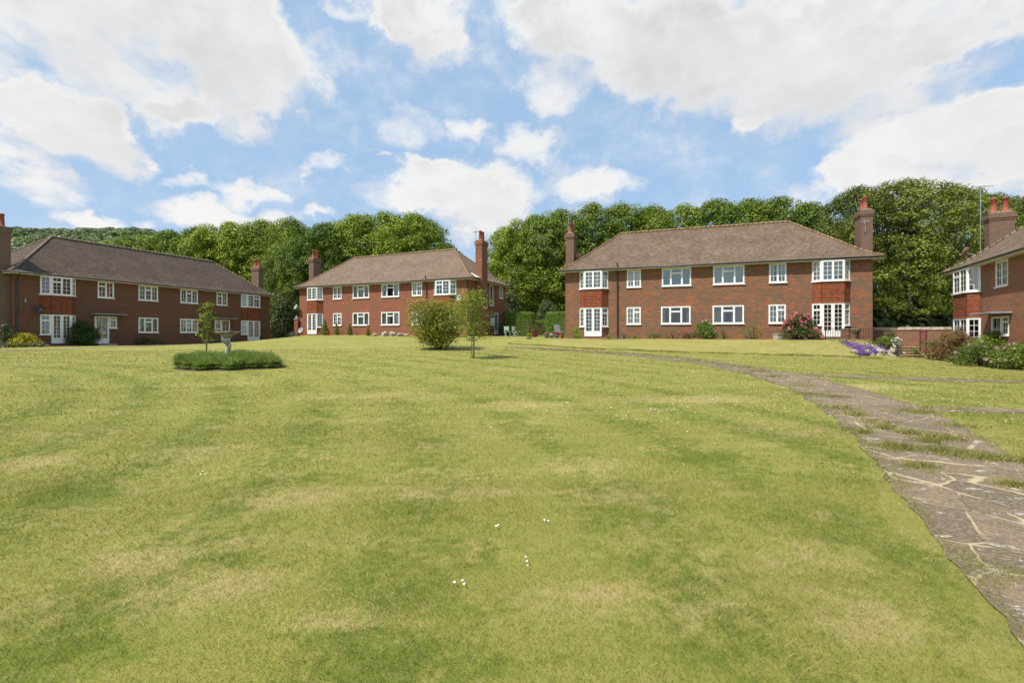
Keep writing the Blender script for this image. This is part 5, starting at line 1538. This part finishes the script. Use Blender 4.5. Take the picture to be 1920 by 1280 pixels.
# ------------------------------------------------------------------ garden objects
def bird_bath(px, Y):
    x = (px - CX) / F * Y; g = gz(x, Y); e = empty('bird_bath', (x, Y, g + .0), .3); tag(e, 'stone bird bath carried by a small draped figure in the lavender bed', 'bird bath')
    top = topz(px, Y, 621) - g
    b = MB(); b.lathe([(.10, top - .30), (.14, top - .24), (.20, top - .2), (.22, top - .16), (.34, top - .10), (.43, top - .045), (.46, top - .03), (.46, top), (.41, top), (.36, top - .035), (.05, top - .07)], n=24)
    b.build('bowl', M['stone'], e, smooth=False, bevel=.006)
    p = MB(); p.box(-.17, .17, -.17, .17, -.1, .10); p.lathe([(.16, .10), (.17, .14), (.13, .18)], n=16); p.build('plinth', M['stone'], e, bevel=.012)
    # figure: one continuous skinned body
    h0, h1 = .18, top - .28; H = h1 - h0
    me = bpy.data.meshes.new('figure')
    P = [(0, 0, h0 + .50 * H), (.01, -.01, h0 + .66 * H), (0, 0, h0 + .80 * H), (0, 0, h0 + .86 * H), (0, -.01, h0 + .95 * H),      # pelvis, chest, neck, head
         (-.045, -.01, h0 + .26 * H), (-.05, .0, h0 + .02), (.05, -.03, h0 + .28 * H), (.06, .0, h0 + .02),                         # legs
         (-.09, 0, h0 + .76 * H), (-.15, -.03, h0 + .88 * H), (-.11, -.01, h1 + .04), (.09, 0, h0 + .76 * H), (.13, -.05, h0 + .6 * H), (.04, -.1, h0 + .56 * H)]
    E = [(0, 1), (1, 2), (2, 3), (3, 4), (0, 5), (5, 6), (0, 7), (7, 8), (2, 9), (9, 10), (10, 11), (2, 12), (12, 13), (13, 14)]
    Rr = [.085, .085, .05, .035, .062, .055, .035, .055, .04, .035, .028, .025, .035, .028, .022]
    me.from_pydata(P, E, []); me.materials.append(M['stone'])
    o = bpy.data.objects.new('figure', me); col.objects.link(o); o.parent = e
    mod = o.modifiers.new('skin', 'SKIN'); ss = o.modifiers.new('sub', 'SUBSURF'); ss.levels = ss.render_levels = 2
    for v, r in zip(me.skin_vertices[0].data, Rr): v.radius = (r, r)
    me.skin_vertices[0].data[0].use_root = True
    dr = MB(); K = 18                                   # cloth wrapped round the hips
    rings = []
    for (z, r) in ((h0 + .60 * H, .075), (h0 + .5 * H, .10), (h0 + .35 * H, .105), (h0 + .2 * H, .11), (h0 + .03, .13)):
        i = len(dr.v); rings.append(i)
        for j in range(K): t = j * 2 * math.pi / K; q = r * (1 + .1 * math.sin(5 * t + z * 9)); dr.v.append((q * math.cos(t), q * .85 * math.sin(t), z))
    for i0, i1 in zip(rings, rings[1:]):
        for j in range(K): dr.f.append((i0 + j, i1 + j, i1 + (j + 1) % K, i0 + (j + 1) % K))
    dr.build('drapery', M['stone'], e, smooth=True)


bird_bath(427, 18.9)


def garden_chair():
    e = empty('folding_chair', (0, 0, 0)); L = 'greenwhite'
    s = MB(); 
    for k in range(5): s.box(-.21, .21, -.2 + k * .085, -.135 + k * .085, .43, .45)
    s.build('seat', M[L], e, bevel=.004)
    b = MB(); b.box(-.21, .21, .235, .255, .56, .90); b.build('backrest', M[L], e, bevel=.008)
    for s_ in (-1, 1):
        for (y0, y1) in ((-.22, .22), (.22, -.22)):
            t = MB(); t.tube([(s_ * .23, y0, 0), (s_ * .23, y1, .46)], .012, 6); t.build('leg', M[L], e)
        t = MB(); t.tube([(s_ * .225, .20, .43), (s_ * .225, .25, .92)], .012, 6); t.build('back_post', M[L], e)
    return e


def copy_tree(o, parent=None):
    c_ = o.copy(); col.objects.link(c_); c_.parent = parent
    for ch in list(o.children): copy_tree(ch, c_)
    return c_


ch = garden_chair()
for i, (px, Y, rz, lb) in enumerate(((952, 40.0, .5, 'left one of two pale folding chairs before the clipped hedge'), (967, 39.8, .95, 'right one of two pale folding chairs before the clipped hedge'))):
    o = ch if i == 0 else copy_tree(ch)
    x = (px - CX) / F * Y; o.location = (x, Y, gz(x, Y)); o.rotation_euler.z = rz; tag(o, lb, 'chair', 'pale folding chairs on the grass')

# reclining mesh chair by the left wall of the big right house
x, Y = (1050 - CX) / F * 37.2, 37.2
e = empty('reclining_chair', (x, Y, gz(x, Y)), .5); tag(e, 'blue grey mesh reclining chair by the square hedge', 'chair')
s = MB(); s.quad((-.27, -.25, .42), (.27, -.25, .42), (.27, .25, .38), (-.27, .25, .38)); o = s.build('seat', M['greychair'], e); o.modifiers.new('t', 'SOLIDIFY').thickness = .03
s = MB(); s.quad((-.27, .25, .38), (.27, .25, .38), (.27, .5, 1.15), (-.27, .5, 1.15)); o = s.build('backrest', M['greychair'], e); o.modifiers.new('t', 'SOLIDIFY').thickness = .03
for s_ in (-1, 1):
    t = MB(); t.tube([(s_ * .29, -.25, 0), (s_ * .29, .3, .62), (s_ * .29, -.2, .64)], .014, 6); t.build('leg', M['greyplastic'], e)
    t = MB(); t.tube([(s_ * .29, .35, 0), (s_ * .29, -.2, .63)], .014, 6); t.build('leg', M['greyplastic'], e)


def pot(px, Y, row0, wpx, mat, label, plant=None, pm='shrubg', fl=None, name='plant_pot', kind='round', cat='pot'):
    x = (px - CX) / F * Y; g = gz(x, Y); w = wpx / F * Y; H = topz(px, Y, row0) - g
    e = empty(name, (x, Y, g), .2); tag(e, label, cat)
    b = MB()
    if kind == 'round':
        b.lathe([(w * .34, 0), (w * .37, H * .1), (w * .47, H * .8), (w * .52, H * .82), (w * .52, H), (w * .44, H), (w * .40, H * .85)], n=18); b.build('pot_body', M[mat], e, smooth=True)
    else:
        b.box(-w / 2, w / 2, -.22, .22, 0, H * .86); b.box(-w / 2 - .03, w / 2 + .03, -.25, .25, H * .86, H); b.build('trough_body', M[mat], e, bevel=.012)
    if plant:
        r = np.random.default_rng(int(px)); n = 500
        C = unit(n) * np.array([w * .5, w * .5, plant * .45]) * (.55 + .45 * r.random((n, 1))) + np.array([0, 0, H + plant * .32])
        V, Fc = leaves(C, unit(n) + np.array([0, 0, .8]), .07 * (.7 + .6 * r.random(n))); fastmesh('plant', V, Fc, M[pm], e, {'v': r.random(n), 'tip': np.zeros(n)})
        if fl:
            C = unit(50) * np.array([w * .5, w * .5, plant * .45]) + np.array([0, 0, H + plant * .4])
            V, Fc = leaves(C, unit(50) + np.array([0, -.5, .6]), np.full(50, .08), .9); fastmesh('blossom', V, Fc, M[fl], e, {'v': r.random(50)})
    return e


pot(992, 34.5, 631, 11, 'concrete', 'round grey stone pot standing alone on the grass by the path', .32, 'lime', 'yellow')
pot(614.5, FR['B'].p(614.5, -1.5)[1], 622, 8, 'pot', 'red terracotta pot at the foot of the biggest yew cone')
pot(1025, 37.6, 628, 9, 'blueglaze', 'dark glazed pot at the left of the pot group, leafy plant and pink blooms', .3, 'lime', 'pink')
pot(1034, 37.4, 629, 7, 'blueglaze', 'small dark pot with white flowers in the middle of the pot group', .2, 'greyg', 'whitef')
pot(1044, 37.0, 627, 9, 'blueglaze', 'dark blue pot with bright red flowers near the house wall', .26, 'redf', 'redf')
pot(1054, 36.9, 628, 7, 'redpl', 'red pot with green plant touching the house corner', .28, 'shrubg', None)
pot(1001, 38.5, 629, 9, 'redpl', 'low bowl with dark red plant right of the grey stone pot', .22, 'redl', 'redf')
x, y = onf('C', 1461, -1.0); pot(1461, y, 625.5, 17, 'stone', 'rectangular stone trough under the small right window', None, kind='box', name='stone_trough', cat='trough')
x, y = onf('C', 1511, -1.9); pot(1511, y, 633, 6.5, 'blueglaze', 'little blue grey pot below the pink rose bush')


def rocks(key, pxs, v, label_list, group):
    for px, w, h, lb in pxs:
        x, y = onf(key, px, v); me = bpy.data.meshes.new('rock'); bm = bmesh.new(); bmesh.ops.create_icosphere(bm, subdivisions=3, radius=1)
        r = random.Random(px)
        ph = [r.uniform(0, 6) for _ in range(6)]
        for vv in bm.verts:
            c_ = vv.co; k = 1 + .16 * math.sin(3 * c_.x + ph[0]) + .13 * math.sin(4 * c_.y + ph[1]) + .1 * math.sin(5 * c_.z + ph[2]) + .05 * math.sin(11 * c_.x + 9 * c_.y + ph[3])
            vv.co = Vector((c_.x * w * k, c_.y * w * .7 * k, c_.z * h * k))
        bm.to_mesh(me); bm.free(); me.materials.append(M['stone']); o = bpy.data.objects.new('rock', me); col.objects.link(o)
        o.location = (x, y, gz(x, y) + h * .35); o.rotation_euler.z = r.uniform(0, 3); tag(o, lb, 'rock', group)


rocks('B', [(703, .34, .22, 'grey boulder right of the last yew cone, leftmost of the boulder row'), (721, .42, .28, 'big grey boulder under the second wide window'), (736, .40, .30, 'rounded boulder right of the second wide window middle'),
            (751, .36, .24, 'boulder at the right side of the second wide window'), (763, .30, .2, 'last boulder of the row, beside the round bush')], -1.3, None, 'boulders before the middle house')
for i, (px, Y, w, h, lb) in enumerate(((1601, 0, .22, .12, 'pale rock left of the wide purple cushion'), (1627, 0, .20, .12, 'small pale rock between two purple cushions'), (1650, 0, .26, .16, 'slanting pale rock at the middle of the rockery'), (1670, 0, .34, .15, 'large pale rock at the right end of the rockery'), (1676, 1, .28, .2, 'rounded pale rock under the white flowers'))):
    x, Y = at(px, 648 if Y else 661); me = bpy.data.meshes.new('rock'); bm = bmesh.new(); bmesh.ops.create_icosphere(bm, subdivisions=3, radius=1)
    for vv in bm.verts:
        c_ = vv.co; k = 1 + .2 * math.sin(3 * c_.x + i) + .14 * math.sin(5 * c_.y + 2 * i) + .08 * math.sin(9 * c_.z + 6 * c_.x); vv.co = Vector((c_.x * w * k, c_.y * w * .6 * k, c_.z * h * k))
    bm.to_mesh(me); bm.free(); me.materials.append(M['stone']); o = bpy.data.objects.new('rock', me); col.objects.link(o)
    o.location = (x, Y, gz(x, Y) + h * .3); o.rotation_euler = (.3, .2, i); tag(o, lb, 'rock', 'rockery stones')

# garden steps and the wall behind them
x0, Y0 = (1709 - CX) / F * 27.4, 27.4
st = MB(); g0 = gz(x0, Y0) - .02
e = empty('garden_steps', (x0, Y0, g0), -.25); tag(e, 'four stone steps rising from the lawn toward the brick garden wall', 'steps')
for k in range(4):
    t = MB(); t.box(-.68, .68, k * .32, 1.9, k * .15, k * .15 + .11); t.build('step_riser', M['soil'], e)
    t = MB(); t.box(-.72, .72, k * .32 - .04, k * .32 + .34, k * .15 + .112, k * .15 + .155); t.build('tread', M['timber'], e, bevel=.01)


def brick_wall(x0, y0, x1, y1, H, z, label):
    d = Vector((x1 - x0, y1 - y0)); L = d.length
    e = empty('garden_wall', (x0, y0, z), math.atan2(d.y, d.x)); tag(e, label, 'wall')
    m = MB(); m.box(0, L, 0, .22, -1.2, H); m.build('brickwork', M['brickW'], e)
    c_ = MB(); q = 0
    while q < L: w = min(.45, L - q); c_.box(q + .004, q + w - .004, -.05, .27, H + .002, H + .19 + .01 * math.sin(q * 7)); q += .45
    c_.build('coping', M['cope'], e, bevel=.02)


xa, ya = (1634 - CX) / F * 31.0, 31.0; xb, yb = (1800 - CX) / F * 29.2, 29.2
brick_wall(xa, ya, xb, yb, EYE + (626 - 618.5) / F * 30 - .95, .95, 'old brick garden wall with pale coping between the right house and the edge house')
# dark red iron gatepost and handrail by the steps
e = empty('iron_gate', ((1731 - CX) / F * 28.6, 28.6, gz((1731 - CX) / F * 28.6, 28.6)), -.2); tag(e, 'dark red iron gate beside the top of the garden steps', 'gate')
H_ = topz(0, 28.6, 620) - e.location.z
for s_ in (-.17, .17):
    t = MB(); t.tube([(s_, 0, 0), (s_, 0, H_)], .03, 8); t.lathe([(.012, 0), (.045, .03), (.045, .06), (.01, .09)], (s_, 0, H_), 8); t.build('gate_post', M['redmetal'], e)
t = MB()
for z in (.18, H_ * .55, H_ - .08): t.box(-.14, .14, -.012, .012, z, z + .03)
for k in range(4): t.box(-.12 + k * .08 - .008, -.12 + k * .08 + .008, -.009, .009, .21, H_ - .08)
t.build('gate_leaf', M['redmetal'], e)

# iron railing on the terrace before the right bay
def railing(x0, y0, x1, y1, H, label):
    z = max(gz(x0, y0), gz(x1, y1)); d = Vector((x1 - x0, y1 - y0)); L = d.length
    e = empty('iron_railing', (x0, y0, z), math.atan2(d.y, d.x)); tag(e, label, 'railing')
    t = MB(); t.box(0, L, -.015, .015, H - .03, H); t.box(0, L, -.012, .012, .12, .145); t.build('rail', M['iron'], e)
    t = MB(); n = int(L / .13)
    for k in range(1, n): q = L * k / n; t.box(q - .009, q + .009, -.009, .009, .146, H - .031)
    t.build('balusters', M['iron'], e)
    for q in (0, L / 2, L): t = MB(); t.box(q - .022, q + .022, -.022, .022, -.4, H + .05); t.build('railing_post', M['iron'], e)


p0, p1 = FC.p(1548, -1.75), FC.p(1638, -1.75)
railing(*p0, *p1, .72, 'black iron railing on the terrace before the right bay of the big right house')
# low plinth wall and spiky plant by the right bay
p = FC.p(1593, -.62); e = empty('low_brick_wall', (*p, gz(*p)), FC.rz); tag(e, 'low brick planter wall right of the right french doors', 'planter')
t = MB(); t.box(-.42, .42, -.16, .16, -.3, .62); t.build('brickwork', M['brickC'], e); t = MB(); t.box(-.45, .45, -.19, .19, .622, .68); t.build('coping', M['stone'], e, bevel=.01)
p = FC.p(1610, -.9); e = empty('spiky_plant', (*p, gz(*p)), 0); tag(e, 'spiky yellowish cordyline like plant by the right corner of the big right house', 'plant')
V, n = [], 46
for k in range(n):
    a = k * 2.4; l = .55; up = .35 + .9 * random.random(); d = Vector((math.cos(a), math.sin(a), up)).normalized(); q = Vector((-math.sin(a), math.cos(a), 0)) * .02
    b = Vector((0, 0, .45)); m_ = b + d * l * .55; t_ = b + d * l + Vector((0, 0, -.12))
    V += [b - q, b + q, m_ + q * .8, m_ - q * .8, m_ - q * .8, m_ + q * .8, t_ + q * .1, t_ - q * .1]
fastmesh('foliage', np.array([list(v) for v in V]), np.arange(len(V)).reshape(-1, 4), M['straw'], e, {'v': np.ones(len(V) // 4), 'tip': np.zeros(len(V) // 4)})
t = MB(); t.tube([(0, 0, -.05), (0, 0, .47)], [.06, .04], 8); t.build('stem', M['bark'], e)

# dark close boarded fence, brick pier and thin post in the gap right of the left house
def board_fence(pa, Ya, pb, Yb, rowt, label):
    x0, x1 = (pa - CX) / F * Ya, (pb - CX) / F * Yb; z = gz((x0 + x1) / 2, (Ya + Yb) / 2); H = topz(0, (Ya + Yb) / 2, rowt) - z
    d = Vector((x1 - x0, Yb - Ya)); L = d.length
    e = empty('board_fence', (x0, Ya, z), math.atan2(d.y, d.x)); tag(e, label, 'fence')
    t = MB(); n = int(L / .15)
    for k in range(n): q = L * k / n; t.box(q, q + L / n - .012, (k % 2) * .02, .022 + (k % 2) * .02, .05, H + random.uniform(-.02, .02))
    t.build('boards', M['darkwood'], e)
    for k in range(int(L / 2) + 1): q = min(L, k * 2.0); t = MB(); t.box(q - .05, q + .05, .05, .14, -.3, H + .05); t.build('fence_post', M['darkwood'], e)


board_fence(500, 58, 562, 56, 599, 'dark boarded fence in the gap between the left and middle houses')
board_fence(944, 56, 1062, 54, 598, 'dark boarded fence in shade behind the clipped hedges')
x, Y = (556.5 - CX) / F * 48.6, 48.6; e = empty('brick_pier', (x, Y, gz(x, Y)), 0); tag(e, 'short brick gate pier with pale cap left of the middle house', 'pier')
H_ = topz(0, Y, 599) - gz(x, Y)
t = MB(); t.box(-.2, .2, -.2, .2, -.3, H_); t.build('brickwork', M['brickB'], e); t = MB(); t.box(-.25, .25, -.25, .25, H_ + .002, H_ + .08); t.lathe([(.12, 0), (.17, .08), (.15, .2), (.04, .28)], (0, 0, H_ + .08), 12); t.build('cap', M['stone'], e, bevel=.01)
x, Y = (536 - CX) / F * 45, 45; e = MB(); e.tube([(0, 0, -.2), (0, 0, 1.45)], .03, 8); e.lathe([(.05, 0), (.05, .05), (.01, .09)], (0, 0, 1.45), 8)
o = e.build('garden_post', M['iron'], None); o.location = (x, Y, gz(x, Y)); tag(o, 'thin dark post on the grass right of the left house', 'post')
x, y = onf('B', 564.5, -.7); dd = dish(None, (x, y, gz(x, y) + .55), (-.3, -1, .4), 'greyplastic', .3, (x, y + .1, gz(x, y) + .05)); tag(dd, 'grey satellite dish standing low by the left corner of the middle house', 'satellite dish')
# white meter box on the side wall of the middle house
t = MB(); t.box(FR['B'].L + .002, FR['B'].L + .16, 4.1, 4.7, 1.0, 1.75); t.build('meter_box', M['white'], houseB, bevel=.01)
# glazed lean-to at the far left end of the left house
FA = FR['A']; e = empty('greenhouse', (*FA.w(-1.6, 1.4), FA.z), FA.rz); tag(e, 'pale green framed glasshouse cut by the left edge of the photo', 'greenhouse')
t = MB()
for (a0, b0) in ((-1.6, 0), (-.8, 0), (0, 0), (-1.6, 2), (0, 2)): t.box(a0 - .04, a0 + .04, b0 - .04, b0 + .04, -.3, 2.9)
t.box(-1.6, 0, -.03, .03, 2.84, 2.92); t.box(-1.6, 0, -.03, .03, .6, .66); t.box(-.03, .03, .05, 1.95, 2.84, 2.92); t.build('frame', M['greenwhite'], e)
t = MB(); t.quad((-1.6, 0, .6), (0, 0, .6), (0, 0, 2.9), (-1.6, 0, 2.9)); t.quad((0, 0, .6), (0, 2, .6), (0, 2, 2.9), (0, 0, 2.9)); t.build('pane', M['glass'], e)
